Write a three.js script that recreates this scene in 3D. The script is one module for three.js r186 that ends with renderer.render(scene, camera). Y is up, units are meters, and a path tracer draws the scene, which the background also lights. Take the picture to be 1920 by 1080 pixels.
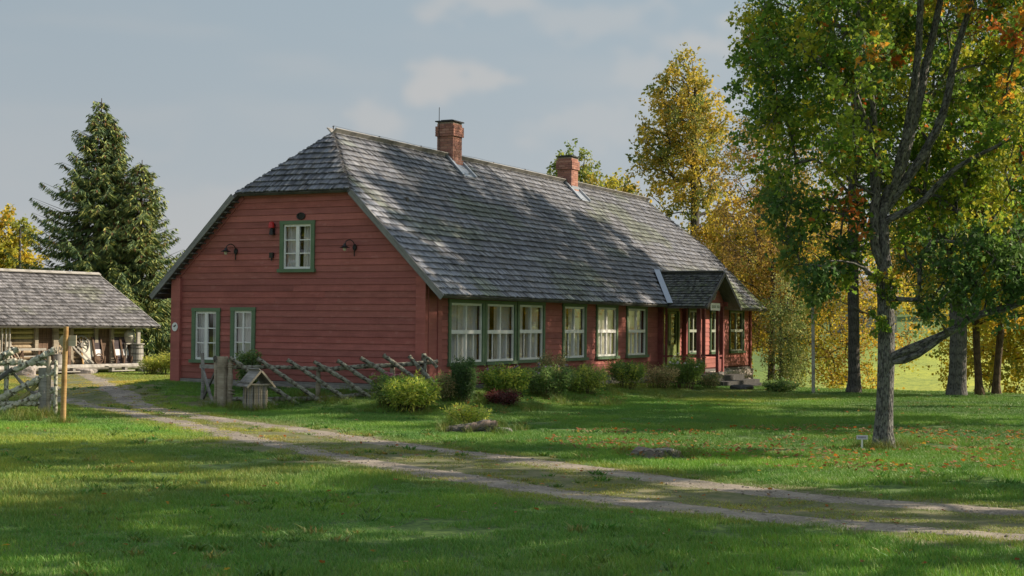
import * as THREE from 'three';
import { mergeGeometries } from 'three/addons/utils/BufferGeometryUtils.js';

// ---------------------------------------------------------------- camera, sky, sun, exposure
const scene = new THREE.Scene();
const camera = new THREE.PerspectiveCamera(22.256, 16 / 9, 0.1, 1200);
{
  const yaw = 0.4642, pitch = 0.0249, roll = 0.0092;
  const fw = new THREE.Vector3(-Math.sin(yaw) * Math.cos(pitch), Math.sin(pitch), -Math.cos(yaw) * Math.cos(pitch));
  const rt = new THREE.Vector3(Math.cos(yaw), 0, -Math.sin(yaw));
  const up = rt.clone().cross(fw);
  const r2 = rt.clone().multiplyScalar(Math.cos(roll)).addScaledVector(up, Math.sin(roll));
  const u2 = up.clone().multiplyScalar(Math.cos(roll)).addScaledVector(rt, -Math.sin(roll));
  camera.position.set(18.396, 1.56, 31.941);
  camera.quaternion.setFromRotationMatrix(new THREE.Matrix4().makeBasis(r2, u2, fw.clone().negate()));
}
scene.add(camera);
const renderer = new THREE.WebGLRenderer({ antialias: true });
renderer.setSize(1024, 576);
renderer.toneMapping = THREE.LinearToneMapping;
renderer.toneMappingExposure = 1.45;
renderer.shadowMap.enabled = true;

const SUN_AZ = 38 * Math.PI / 180, SUN_EL = 30 * Math.PI / 180;       // azimuth from +x towards -z
const sunDir = new THREE.Vector3(Math.cos(SUN_EL) * Math.cos(SUN_AZ), Math.sin(SUN_EL), -Math.cos(SUN_EL) * Math.sin(SUN_AZ));
const sun = new THREE.DirectionalLight(0xffedd4, 5.0);
sun.position.copy(sunDir).multiplyScalar(120);
sun.castShadow = true;
sun.shadow.mapSize.set(4096, 4096);
Object.assign(sun.shadow.camera, { left: -70, right: 70, top: 50, bottom: -50, near: 1, far: 320 });
scene.add(sun, sun.target);

// ---------------------------------------------------------------- random numbers and noise
function rng(seed) {
  let a = seed >>> 0;
  return () => { a |= 0; a = a + 0x6D2B79F5 | 0; let t = Math.imul(a ^ a >>> 15, 1 | a); t = t + Math.imul(t ^ t >>> 7, 61 | t) ^ t; return ((t ^ t >>> 14) >>> 0) / 4294967296; };
}
const hash = (x, y, z) => { let h = Math.imul(x, 374761393) + Math.imul(y, 668265263) + Math.imul(z, 2147483647 - 1442695) | 0; h = Math.imul(h ^ h >>> 13, 1274126177); h ^= h >>> 16; return (h >>> 0) / 4294967296; };
const fade = (t) => t * t * (3 - 2 * t), mix = (a, b, t) => a + (b - a) * t, clamp = (x, a, b) => Math.min(b, Math.max(a, x));
const sstep = (a, b, x) => fade(clamp((x - a) / (b - a), 0, 1));
function noise(x, y, z = 0, px = 0, py = 0) {                         // value noise, tileable when px, py are given
  const xi = Math.floor(x), yi = Math.floor(y), zi = Math.floor(z), u = fade(x - xi), v = fade(y - yi), w = fade(z - zi);
  const m = (i, p) => p ? ((i % p) + p) % p : i;
  const h = (i, j, k) => hash(m(xi + i, px), m(yi + j, py), zi + k);
  const a = mix(mix(h(0, 0, 0), h(1, 0, 0), u), mix(h(0, 1, 0), h(1, 1, 0), u), v);
  if (z === 0) return a;
  return mix(a, mix(mix(h(0, 0, 1), h(1, 0, 1), u), mix(h(0, 1, 1), h(1, 1, 1), u), v), w);
}
function fbm(x, y, z, oct, px = 0, py = 0) { let s = 0, a = 0.5, n = 0; for (let i = 0; i < oct; i++) { s += a * noise(x, y, z + (z ? i * 7.3 : 0), px, py); n += a; a *= 0.5; x *= 2; y *= 2; px *= 2; py *= 2; } return s / n; }

// the sky: pale autumn haze with soft clouds, brighter towards the sun
{
  const W = 1536, H = 768, d = new Float32Array(W * H * 4), D = Math.PI / 180;
  const blobs = [[-119.3, 9.6, 1.6, 0.75, 1.0], [-121.7, 8.0, 1.4, 0.8, 0.75], [-117.2, 9.75, 1.5, 0.35, 0.9], [-112, 9.7, 1.3, 0.8, 0.6], [-109, 10.8, 2.2, 0.6, 0.75], [-117.5, 12.4, 2.6, 0.6, 0.75], [-113.5, 11.9, 3, 0.7, 0.5], [-113.8, 7.6, 2.2, 1.0, 0.5], [-110, 8.4, 2.5, 1.2, 0.55], [-128, 3.4, 9, 1.6, 0.45], [-134, 6.5, 5, 0.6, 0.22]];
  for (let j = 0; j < H; j++) {
    const el = ((j + 0.5) / H - 0.5) * Math.PI, sy = Math.sin(el), cy = Math.cos(el);
    for (let i = 0; i < W; i++) {
      const az = ((i + 0.5) / W - 0.5) * 2 * Math.PI, x = cy * Math.cos(az), z = cy * Math.sin(az), e = Math.max(el, 0) / D;
      const t = 1 - Math.exp(-e / 10), t2 = sstep(12, 75, e);
      let r = mix(mix(0.775, 0.425, t), 0.36, t2), g = mix(mix(0.78, 0.578, t), 0.52, t2), b = mix(mix(0.775, 0.70, t), 0.73, t2);
      const azd = az / D, eld = el / D;
      let c = 0, out = 0;
      if (e > 0) {
        const warp = (fbm(azd * 0.55 + 40, eld * 1.1 + 9, 0, 4) - 0.5);
        const fine = fbm(azd * 1.6 + 7, eld * 3.1 + 3, 0, 5);
        for (const [ba, be, wa, we, s] of blobs) {
          const da = (azd - ba + warp * 2.6) / wa, de = (eld - be + warp * 1.7) / we, q = Math.exp(-(da * da + de * de) * 0.9);
          c = Math.max(c, s * sstep(0.22, 0.75, q + (fine - 0.5) * 0.75));
        }
        const k = 2.2 / (sy + 0.16), general = fbm(x * k + 30, z * k + 11, 0, 5);
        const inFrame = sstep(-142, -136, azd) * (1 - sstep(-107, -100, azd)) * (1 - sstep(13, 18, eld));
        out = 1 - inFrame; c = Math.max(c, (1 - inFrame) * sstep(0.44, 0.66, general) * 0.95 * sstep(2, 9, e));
        c = Math.max(c, 0.25 * sstep(0.4, 0.8, fbm(azd * 0.16 + 3, eld * 0.9 + 5, 0, 4)));
      }
      const cw = 1 + 0.25 * out; r = mix(r, 0.81 * cw, c * 0.68); g = mix(g, 0.79 * cw, c * 0.68); b = mix(b, 0.77 * cw, c * 0.68);  // clouds out of view are made denser and brighter to light shaded walls
      const glow = x * sunDir.x + sy * sunDir.y + z * sunDir.z, gl = 1 + 0.9 * Math.pow(Math.max(0, glow), 10) + 0.22 * Math.max(0, glow);
      if (e <= 0) { r = 0.2; g = 0.22; b = 0.15; }
      const o = (j * W + i) * 4;
      const S = 0.46; d[o] = r * gl * S; d[o + 1] = g * gl * S; d[o + 2] = b * gl * (1 - 0.06 * (gl - 1)) * S; d[o + 3] = 1;
    }
  }
  const t = new THREE.DataTexture(d, W, H, THREE.RGBAFormat, THREE.FloatType);
  t.mapping = THREE.EquirectangularReflectionMapping; t.magFilter = THREE.LinearFilter; t.minFilter = THREE.LinearFilter; t.wrapS = THREE.RepeatWrapping; t.needsUpdate = true;
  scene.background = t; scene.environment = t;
}

// ---------------------------------------------------------------- helpers
const V = (x, y, z) => new THREE.Vector3(x, y, z), C = (r, g, b) => new THREE.Color().setRGB(r, g, b);
const used = new Map();
function numbered(name) { const n = used.get(name) ?? 0; used.set(name, n + 1); return n ? `${name}_${String(n).padStart(3, '0')}` : name; }
function tag(o, label, category, group) { o.userData = { ...o.userData, label, category }; if (group) o.userData.group = group; return o; }
function thing(name, label, category, [x, y, z] = [0, 0, 0], turn = 0, group) {
  const o = new THREE.Group(); o.name = numbered(name); o.position.set(x, y, z); o.rotation.y = turn; scene.add(o);
  return tag(o, label, category, group);
}
const shadows = (m) => { m.castShadow = true; m.receiveShadow = true; return m; };
function part(name, geo, mat, parent) {                               // a Mesh: part of a thing, or sub-part of a part
  const m = shadows(new THREE.Mesh(Array.isArray(geo) ? mergeGeometries(geo.map((g) => g.index ? g.toNonIndexed() : g)) : geo, mat));
  m.name = parent === scene ? numbered(name) : name; parent.add(m); return m;
}
function holder(name, parent) { const g = new THREE.Group(); g.name = name; parent.add(g); return g; }
function struct(name, geo, mat) { const m = part(name, geo, mat, scene); m.userData.kind = 'structure'; return m; }
const stuff = (m) => { m.userData.kind = 'stuff'; return m; };

function box(x, y, z, w, h, d) { const g = new THREE.BoxGeometry(w, h, d); metric(g, w, h, d); g.translate(x, y, z); return g; }
function metric(g, w, h, d) {                                         // box uv in metres, offset by its size so that pieces differ
  const uv = g.attributes.uv, s = [[d, h], [d, h], [w, d], [w, d], [w, h], [w, h]], o = (w * 7.31 + h * 3.17 + d * 5.7) % 1;
  for (let f = 0; f < 6; f++) for (let k = 0; k < 4; k++) uv.setXY(f * 4 + k, uv.getX(f * 4 + k) * s[f][0] + o, uv.getY(f * 4 + k) * s[f][1] + o * 1.7);
}
function bar(a, b, w, h, roll = 0) {                                  // a squared timber from a to b
  const dir = b.clone().sub(a), L = dir.length(), g = new THREE.BoxGeometry(w, h, L); metric(g, w, h, L);
  const m = new THREE.Matrix4().lookAt(a, b, Math.abs(dir.y) > 0.99 * L ? V(1, 0, 0) : V(0, 1, 0));
  g.applyMatrix4(new THREE.Matrix4().makeRotationZ(roll)); g.applyMatrix4(m); g.translate(...a.clone().add(b).multiplyScalar(0.5).toArray()); return g;
}
function prism(pts, off) {                                            // a flat polygon (convex, counter-clockwise from outside) given thickness along off
  const n = pts.length, pos = [], uv = [], e1 = pts[1].clone().sub(pts[0]).normalize(), nn = e1.clone().cross(pts[2].clone().sub(pts[0])).normalize(), e2 = nn.clone().cross(e1);
  const put = (p) => { pos.push(p.x, p.y, p.z); uv.push(p.dot(e1), p.dot(e2) + p.dot(nn)); };
  const low = pts.map((p) => p.clone().add(off));
  for (let i = 1; i < n - 1; i++) { put(pts[0]); put(pts[i]); put(pts[i + 1]); put(low[0]); put(low[i + 1]); put(low[i]); }
  for (let i = 0; i < n; i++) { const j = (i + 1) % n; put(pts[i]); put(low[i]); put(pts[j]); put(pts[j]); put(low[i]); put(low[j]); }
  const g = new THREE.BufferGeometry(); g.setAttribute('position', new THREE.Float32BufferAttribute(pos, 3)); g.setAttribute('uv', new THREE.Float32BufferAttribute(uv, 2)); g.computeVertexNormals(); return g;
}
// a round log or branch through points, radius per point; ends closed; wobble makes it knotty
function tube(pts, rad, sides = 8, wobble = 0, R = null, caps = true) {
  const n = pts.length, pos = [], uv = [], idx = []; let along = 0, prev = null;
  for (let i = 0; i < n; i++) {
    const t = (i === 0 ? pts[1].clone().sub(pts[0]) : i === n - 1 ? pts[i].clone().sub(pts[i - 1]) : pts[i + 1].clone().sub(pts[i - 1])).normalize();
    let s = prev ? prev.clone().addScaledVector(t, -prev.dot(t)) : (Math.abs(t.y) > 0.9 ? V(1, 0, 0) : V(0, 1, 0)).cross(t); s.normalize(); prev = s;
    const b = t.clone().cross(s); if (i) along += pts[i].distanceTo(pts[i - 1]);
    for (let k = 0; k <= sides; k++) {
      const a = k / sides * Math.PI * 2, q = rad[i] * (1 + (wobble ? wobble * ((k % sides) === k ? (R() - 0.5) : 0) : 0));
      const w = k === sides && wobble ? null : q, c = Math.cos(a), d = Math.sin(a);
      if (w === null) { const o = pos.length - sides * 3; pos.push(pos[o], pos[o + 1], pos[o + 2]); } else pos.push(pts[i].x + (s.x * c + b.x * d) * w, pts[i].y + (s.y * c + b.y * d) * w, pts[i].z + (s.z * c + b.z * d) * w);
      uv.push(k / sides * Math.max(0.15, Math.round(rad[0] * 6.28 / 0.15) * 0.15), along);
    }
  }
  for (let i = 0; i < n - 1; i++) for (let k = 0; k < sides; k++) { const a = i * (sides + 1) + k, b = a + 1, c = a + sides + 1, d = c + 1; idx.push(a, b, c, b, d, c); }
  if (caps) for (const [i, f] of [[0, 1], [n - 1, 0]]) {
    const o = pos.length / 3; pos.push(pts[i].x, pts[i].y, pts[i].z); uv.push(0.5, 0.5);
    for (let k = 0; k <= sides; k++) { const s = (i * (sides + 1) + k) * 3; pos.push(pos[s], pos[s + 1], pos[s + 2]); uv.push(0.5 + Math.cos(k) * 0.04, 0.5 + Math.sin(k) * 0.04); }
    for (let k = 0; k < sides; k++) f ? idx.push(o, o + 2 + k, o + 1 + k) : idx.push(o, o + 1 + k, o + 2 + k);
  }
  const g = new THREE.BufferGeometry(); g.setAttribute('position', new THREE.Float32BufferAttribute(pos, 3)); g.setAttribute('uv', new THREE.Float32BufferAttribute(uv, 2)); g.setIndex(idx); g.computeVertexNormals(); return g;
}
function pole(a, b, ra, rb, { seg = 8, sides = 8, wobble = 0.18, bend = 0.03, seed = 1 } = {}) {
  const R = rng(seed), pts = [], rad = [], off = V(R() - 0.5, R() - 0.5, R() - 0.5).multiplyScalar(bend * 2);
  for (let i = 0; i <= seg; i++) { const t = i / seg, p = a.clone().lerp(b, t).addScaledVector(off, Math.sin(t * Math.PI)); pts.push(p); rad.push(mix(ra, rb, t) * (1 + (R() - 0.5) * wobble)); }
  return tube(pts, rad, sides, wobble, R);
}
function rock(sx, sy, sz, seed, detail = 1) {
  const g = new THREE.IcosahedronGeometry(1, detail), p = g.attributes.position, uv = g.attributes.uv;
  for (let i = 0; i < p.count; i++) {
    const x = p.getX(i), y = p.getY(i), z = p.getZ(i), q = 0.72 + 0.5 * noise(x * 1.3 + seed * 9.1 + 50, y * 1.3 + 50, z * 1.3 + 50.5), f = (v) => Math.sign(v) * Math.pow(Math.abs(v), 0.75);
    p.setXYZ(i, f(x) * q * sx, f(y) * q * sy, f(z) * q * sz); uv.setXY(i, x * sx + seed, y * sy + z * sz);
  }
  g.computeVertexNormals(); return g;
}

// ---------------------------------------------------------------- textures and materials
function texture(w, h, f, { srgb = false, rep = [1, 1] } = {}) {
  const d = new Uint8Array(w * h * 4);
  for (let j = 0; j < h; j++) for (let i = 0; i < w; i++) { const c = f(i / w, j / h), o = (j * w + i) * 4, q = (v) => { v = clamp(v, 0, 1); return Math.round(255 * (srgb ? (v <= 0.0031308 ? v * 12.92 : 1.055 * Math.pow(v, 1 / 2.4) - 0.055) : v)); }; if (typeof c === 'number') d[o] = d[o + 1] = d[o + 2] = q(c); else { d[o] = q(c[0]); d[o + 1] = q(c[1]); d[o + 2] = q(c[2]); } d[o + 3] = 255; }
  const t = new THREE.DataTexture(d, w, h, THREE.RGBAFormat, THREE.UnsignedByteType);
  t.wrapS = t.wrapT = THREE.RepeatWrapping; t.magFilter = THREE.LinearFilter; t.minFilter = THREE.LinearMipmapLinearFilter; t.generateMipmaps = true; if (srgb) t.colorSpace = THREE.SRGBColorSpace; t.repeat.set(...rep); t.needsUpdate = true; return t;
}
const scaled = (t, x, y) => { const c = t.clone(); c.repeat.set(x, y); c.needsUpdate = true; return c; };
const std = (o) => new THREE.MeshStandardMaterial({ roughness: 0.85, metalness: 0, ...o });
// wood grain that runs along u: multiplier around 1
const grainTex = texture(512, 256, (u, v) => { const g = fbm(u * 4, v * 48, 0, 3, 4, 48), b = fbm(u * 3, v * 5, 0, 3, 3, 5); return clamp(0.55 + 0.5 * (g - 0.5) + 0.55 * (b - 0.5), 0, 1); });
const grainCol = (c0, c1) => texture(512, 256, (u, v) => { const g = fbm(u * 4, v * 40, 0, 3, 4, 40), b = fbm(u * 3, v * 4, 0, 4, 3, 4), s = fbm(u * 24, v * 6, 0, 2, 24, 6), k = clamp(0.5 + (g - 0.5) * 0.9 + (b - 0.5) * 1.0 + (s - 0.5) * 0.3, 0, 1); return c0.map((q, i) => mix(q, c1[i], k)); }, { srgb: true });
const redTex = texture(1024, 512, (u, v) => {
  const g = fbm(u * 6, v * 60, 0, 3, 6, 60), b = fbm(u * 4, v * 4, 0, 4, 4, 4), w = fbm(u * 40, v * 8, 0, 2, 40, 8), k = clamp(0.5 + (g - 0.5) * 0.55 + (b - 0.5) * 0.9 + (w - 0.5) * 0.25, 0, 1);
  const worn = sstep(0.66, 0.8, fbm(u * 8 + 3, v * 12 + 5, 0, 4, 8, 12)) * 0.22;
  return [mix(mix(0.275, 0.45, k), 0.52, worn), mix(mix(0.085, 0.143, k), 0.235, worn), mix(mix(0.071, 0.122, k), 0.205, worn)];
}, { srgb: true });
const M = {};
M.red = std({ map: scaled(redTex, 0.5, 0.9), bumpMap: grainTex, bumpScale: 0.002, roughness: 0.78 });
M.redB = std({ map: scaled(redTex, 0.37, 0.7), bumpMap: grainTex, bumpScale: 0.002, roughness: 0.78, color: C(0.9, 0.9, 0.92) });
M.redC = std({ map: scaled(redTex, 0.45, 1.1), bumpMap: grainTex, bumpScale: 0.002, roughness: 0.8, color: C(1.06, 1.04, 1.02) });
M.reds = [M.red, M.redB, M.redC, ...[[0.84, 0.84, 0.86], [1.1, 1.12, 1.1], [0.97, 0.92, 0.9], [0.9, 0.95, 0.93]].map((c, i) => std({ map: scaled(redTex, 0.3 + i * 0.09, 0.8 + i * 0.17), bumpMap: grainTex, bumpScale: 0.002, roughness: 0.78, color: C(...c) }))];
M.redSplash = std({ map: scaled(redTex, 0.6, 1.3), color: C(0.78, 0.86, 0.84), bumpMap: grainTex, bumpScale: 0.002, roughness: 0.9 });
M.redDark = std({ color: C(0.07, 0.02, 0.018) });
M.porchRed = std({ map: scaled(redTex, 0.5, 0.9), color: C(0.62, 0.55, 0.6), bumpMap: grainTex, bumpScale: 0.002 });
M.green = std({ map: texture(256, 256, (u, v) => { const k = fbm(u * 6, v * 40, 0, 3, 6, 40), b = fbm(u * 5, v * 5, 0, 3, 5, 5), q = clamp(0.5 + (k - 0.5) * 0.6 + (b - 0.5) * 0.8, 0, 1); return [mix(0.085, 0.135, q), mix(0.15, 0.21, q), mix(0.08, 0.12, q)]; }, { srgb: true }), roughness: 0.6 });
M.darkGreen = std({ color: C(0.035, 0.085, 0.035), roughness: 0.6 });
M.white = std({ map: texture(256, 256, (u, v) => { const k = fbm(u * 5, v * 5, 0, 4, 5, 5), g = fbm(u * 6, v * 50, 0, 2, 6, 50), q = 0.74 + 0.18 * k - 0.08 * g; return [q, q * 1.005, q * 0.99]; }, { srgb: true }), roughness: 0.5 });
M.glass = new THREE.MeshPhysicalMaterial({ color: 0xffffff, roughness: 0.02, metalness: 0, transmission: 1, thickness: 0, ior: 1.9, side: THREE.DoubleSide });
M.curtain = new THREE.MeshPhysicalMaterial({ color: C(0.84, 0.85, 0.86), roughness: 0.95, transmission: 0.25, thickness: 0, side: THREE.DoubleSide });
M.curtains = [M.curtain, ...[[0.74, 0.74, 0.74], [0.8, 0.78, 0.72], [0.66, 0.67, 0.68]].map((c) => new THREE.MeshPhysicalMaterial({ color: C(...c), roughness: 0.95, transmission: 0.25, thickness: 0, side: THREE.DoubleSide }))];
M.interior = std({ color: C(0.10, 0.085, 0.07), side: THREE.DoubleSide });
const greyWood = grainCol([0.13, 0.125, 0.12], [0.34, 0.325, 0.30]);
M.grey = std({ map: greyWood, bumpMap: grainTex, bumpScale: 0.003 });
M.greyPale = std({ map: grainCol([0.24, 0.225, 0.2], [0.5, 0.475, 0.43]), bumpMap: grainTex, bumpScale: 0.003 });
M.greyDark = std({ map: greyWood, color: C(0.45, 0.45, 0.46), bumpMap: grainTex, bumpScale: 0.003 });
M.verge = std({ map: grainCol([0.12, 0.12, 0.118], [0.27, 0.268, 0.26]), bumpMap: grainTex, bumpScale: 0.002 });
M.tin = std({ color: C(0.34, 0.38, 0.43), metalness: 0.6, roughness: 0.42, bumpMap: grainTex, bumpScale: 0.002 });
M.black = std({ color: C(0.012, 0.012, 0.013), roughness: 0.45 });
M.iron = std({ color: C(0.03, 0.03, 0.032), roughness: 0.5, metalness: 0.4 });
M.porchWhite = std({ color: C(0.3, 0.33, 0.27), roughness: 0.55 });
M.bulb = new THREE.MeshPhysicalMaterial({ color: 0xffffff, roughness: 0.05, transmission: 1, thickness: 0.01, ior: 1.45 });
M.cream = std({ color: C(0.62, 0.55, 0.44), roughness: 0.4 });
M.mortar = std({ color: C(0.34, 0.27, 0.23), roughness: 0.95 });
M.bricks = [[0.35, 0.165, 0.12], [0.31, 0.14, 0.105], [0.40, 0.205, 0.155], [0.26, 0.12, 0.095]].map(([r, g, b]) => std({ color: C(r, g, b), roughness: 0.9, bumpMap: texture(64, 64, (u, v) => fbm(u * 9, v * 9, 0, 3, 9, 9)), bumpScale: 0.004 }));
const stoneT = (c0, c1) => texture(256, 256, (u, v) => { const k = fbm(u * 6, v * 6, 0, 5, 6, 6), s = sstep(0.6, 0.72, fbm(u * 22, v * 22, 0, 2, 22, 22)); return c0.map((q, i) => mix(mix(q, c1[i], k), 0.1, s * 0.5)); }, { srgb: true });
M.stone = std({ map: stoneT([0.16, 0.15, 0.14], [0.36, 0.33, 0.30]), roughness: 0.95 });
M.stonePale = std({ map: stoneT([0.3, 0.26, 0.24], [0.5, 0.45, 0.41]), roughness: 0.95 });
M.stoneRed = std({ map: stoneT([0.2, 0.12, 0.1], [0.36, 0.26, 0.22]), roughness: 0.95 });
M.stoneDark = std({ map: stoneT([0.022, 0.022, 0.021], [0.065, 0.064, 0.06]), roughness: 0.95 });
M.joint = std({ color: C(0.2, 0.185, 0.165), roughness: 1 });
// bark: u around (metres), v along
const barkT = (c0, c1, lich, amount, fu = 9, fv = 3) => texture(256, 512, (u, v) => {
  const wob = (fbm(u * 6, v * 6, 0, 3, 6, 6) - 0.5) * 0.12, ridge = Math.abs(fbm((u + wob) * fu, v * fv, 0, 3, fu, fv) - 0.5) * 2, k = clamp(ridge * 2.1 + (fbm(u * 40, v * 40, 0, 2, 40, 40) - 0.5) * 0.5, 0, 1);
  const l = sstep(0.55 - amount * 0.2, 0.68 - amount * 0.2, fbm(u * 9 + 5, v * 11 + 3, 0, 4, 9, 11)) * amount;
  return c0.map((q, i) => mix(mix(q, c1[i], k), lich[i], l));
}, { srgb: true, rep: [2.6, 1.5] });
const barkB = texture(256, 512, (u, v) => { const wob = (fbm(u * 6, v * 6, 0, 3, 6, 6) - 0.5) * 0.12; return clamp(Math.abs(fbm((u + wob) * 9, v * 3, 0, 3, 9, 3) - 0.5) * 3.6, 0, 1); }, { rep: [2.6, 1.5] });
M.barkOak = std({ map: barkT([0.03, 0.03, 0.031], [0.175, 0.172, 0.17], [0.27, 0.275, 0.25], 0.55, 14, 9), bumpMap: barkB, bumpScale: 0.03, roughness: 0.95 });
M.barkDark = std({ map: barkT([0.03, 0.027, 0.024], [0.12, 0.11, 0.098], [0.17, 0.17, 0.14], 0.35), bumpMap: barkB, bumpScale: 0.025, roughness: 0.95 });
M.barkBrown = std({ map: barkT([0.045, 0.028, 0.017], [0.14, 0.09, 0.05], [0.15, 0.13, 0.07], 0.3), bumpMap: barkB, bumpScale: 0.02, roughness: 0.95 });
M.barkPale = std({ map: barkT([0.04, 0.038, 0.036], [0.15, 0.145, 0.135], [0.2, 0.2, 0.18], 0.5), bumpMap: barkB, bumpScale: 0.02, roughness: 0.95 });
M.lichenPole = std({ map: barkT([0.05, 0.043, 0.035], [0.15, 0.135, 0.11], [0.30, 0.31, 0.25], 0.75, 12, 8), bumpMap: barkB, bumpScale: 0.015, roughness: 1 });
M.lichenHeavy = std({ map: barkT([0.06, 0.05, 0.035], [0.26, 0.24, 0.18], [0.5, 0.5, 0.4], 1.0, 16, 14), bumpMap: barkB, bumpScale: 0.02, roughness: 1 });
M.postWood = std({ map: grainCol([0.2, 0.17, 0.125], [0.44, 0.385, 0.3]), bumpMap: grainTex, bumpScale: 0.004 });
M.yellowWood = std({ map: grainCol([0.30, 0.165, 0.055], [0.5, 0.33, 0.14]), bumpMap: grainTex, bumpScale: 0.003 });
M.signWood = std({ map: grainCol([0.36, 0.29, 0.2], [0.58, 0.5, 0.38]), bumpMap: grainTex, bumpScale: 0.003 });
M.logWood = std({ map: grainCol([0.17, 0.125, 0.08], [0.46, 0.37, 0.24]), bumpMap: grainTex, bumpScale: 0.006 });
M.logMoss = std({ map: grainCol([0.2, 0.18, 0.065], [0.48, 0.44, 0.19]), bumpMap: grainTex, bumpScale: 0.006 });
M.brownWood = std({ map: grainCol([0.075, 0.045, 0.028], [0.19, 0.12, 0.08]), bumpMap: grainTex, bumpScale: 0.003 });
M.purpleWood = std({ map: grainCol([0.03, 0.022, 0.026], [0.085, 0.065, 0.075]), bumpMap: grainTex, bumpScale: 0.003 });
M.paper = std({ color: C(0.72, 0.72, 0.74) });
M.panel = std({ map: grainCol([0.55, 0.53, 0.45], [0.7, 0.68, 0.6]) });
const leafMat = (o = {}) => new THREE.MeshPhysicalMaterial({ vertexColors: true, roughness: 0.92, specularIntensity: 0.35, transmission: 0.6, thickness: 0, side: THREE.DoubleSide, ...o });
M.leaf = leafMat();
M.needle = std({ vertexColors: true, roughness: 0.8, side: THREE.DoubleSide });
// ---------------------------------------------------------------- ground, track, meadow, grass
const RUT_A = [[-40, -22], [-22, -9], [-13.6, -1.0], [-11.4, 1.2], [-7.4, 4.0], [-2.64, 6.92], [1.4, 9.7], [5.0, 12.1], [9.9, 14.9], [13.3, 15.85], [16.35, 16.25], [24, 17.4], [34, 20]].map(([x, z]) => new THREE.Vector2(x, z));
const RUT_B = [[-40, -25], [-22, -11.6], [-12.6, -2.6], [-10.6, -0.2], [-7.5, 2.4], [-4.5, 4.7], [1.66, 7.95], [4.9, 9.75], [8.08, 11.45], [12.56, 13.5], [16.1, 14.15], [24, 15.2], [34, 17.8]].map(([x, z]) => new THREE.Vector2(x, z));
const curveOf = (p) => new THREE.SplineCurve(p).getPoints(220);
const ptsA = curveOf(RUT_A), ptsB = curveOf(RUT_B), ptsM = ptsA.map((p, i) => p.clone().add(ptsB[i]).multiplyScalar(0.5));
function distTo(line, x, z) { let m = 1e9; for (let i = 0; i < line.length - 1; i++) { const a = line[i], b = line[i + 1]; if (Math.abs(a.x - x) > 4 && Math.abs(a.y - z) > 4) continue; const dx = b.x - a.x, dz = b.y - a.y, t = clamp(((x - a.x) * dx + (z - a.y) * dz) / (dx * dx + dz * dz), 0, 1), d = Math.hypot(a.x + dx * t - x, a.y + dz * t - z); if (d < m) m = d; } return m; }
function ground(x, z) {
  const dx = Math.max(-8.1 - x, 0, x), dz = Math.max(-27.1 - z, 0, z), d = Math.hypot(dx, dz);
  const atWall = mix(-0.17, -0.60, sstep(-2, -24, z)) + 0.08 * sstep(-5, -8, x) * sstep(-3, 0, z);
  let y = mix(atWall, -0.56, sstep(0.1, 3.4, d));
  y += 0.05 * (noise(x * 0.21 + 40, z * 0.21 + 40) - 0.5) * sstep(2, 6, d);
  // the yard ends in a crest; beyond it the land dips and climbs again to the far meadow
  const w = sstep(-9, 1, x) , back = -z - 16.5 - 1.2 * noise(x * 0.12 + 9, 3.3) - sstep(6, 0, x) * 1.2;
  const far = Math.max(0, -z - 38);
  y += -w * 1.9 * sstep(0, 14, back);
  y += 0.035 * far * sstep(0, 30, far) + 2.2 * sstep(60, 150, far) - 1.2 * sstep(-10, -40, x) * 0;
  y += 0.25 * (noise(x * 0.03 + 5, z * 0.03 + 7) - 0.5) * sstep(20, 60, far);
  y += 0.10 * w * (noise(x * 0.5 + 3, z * 0.5 + 3) - 0.4) * sstep(-3, 2, back) * (1 - sstep(4, 10, back));
  return y;
}
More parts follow.
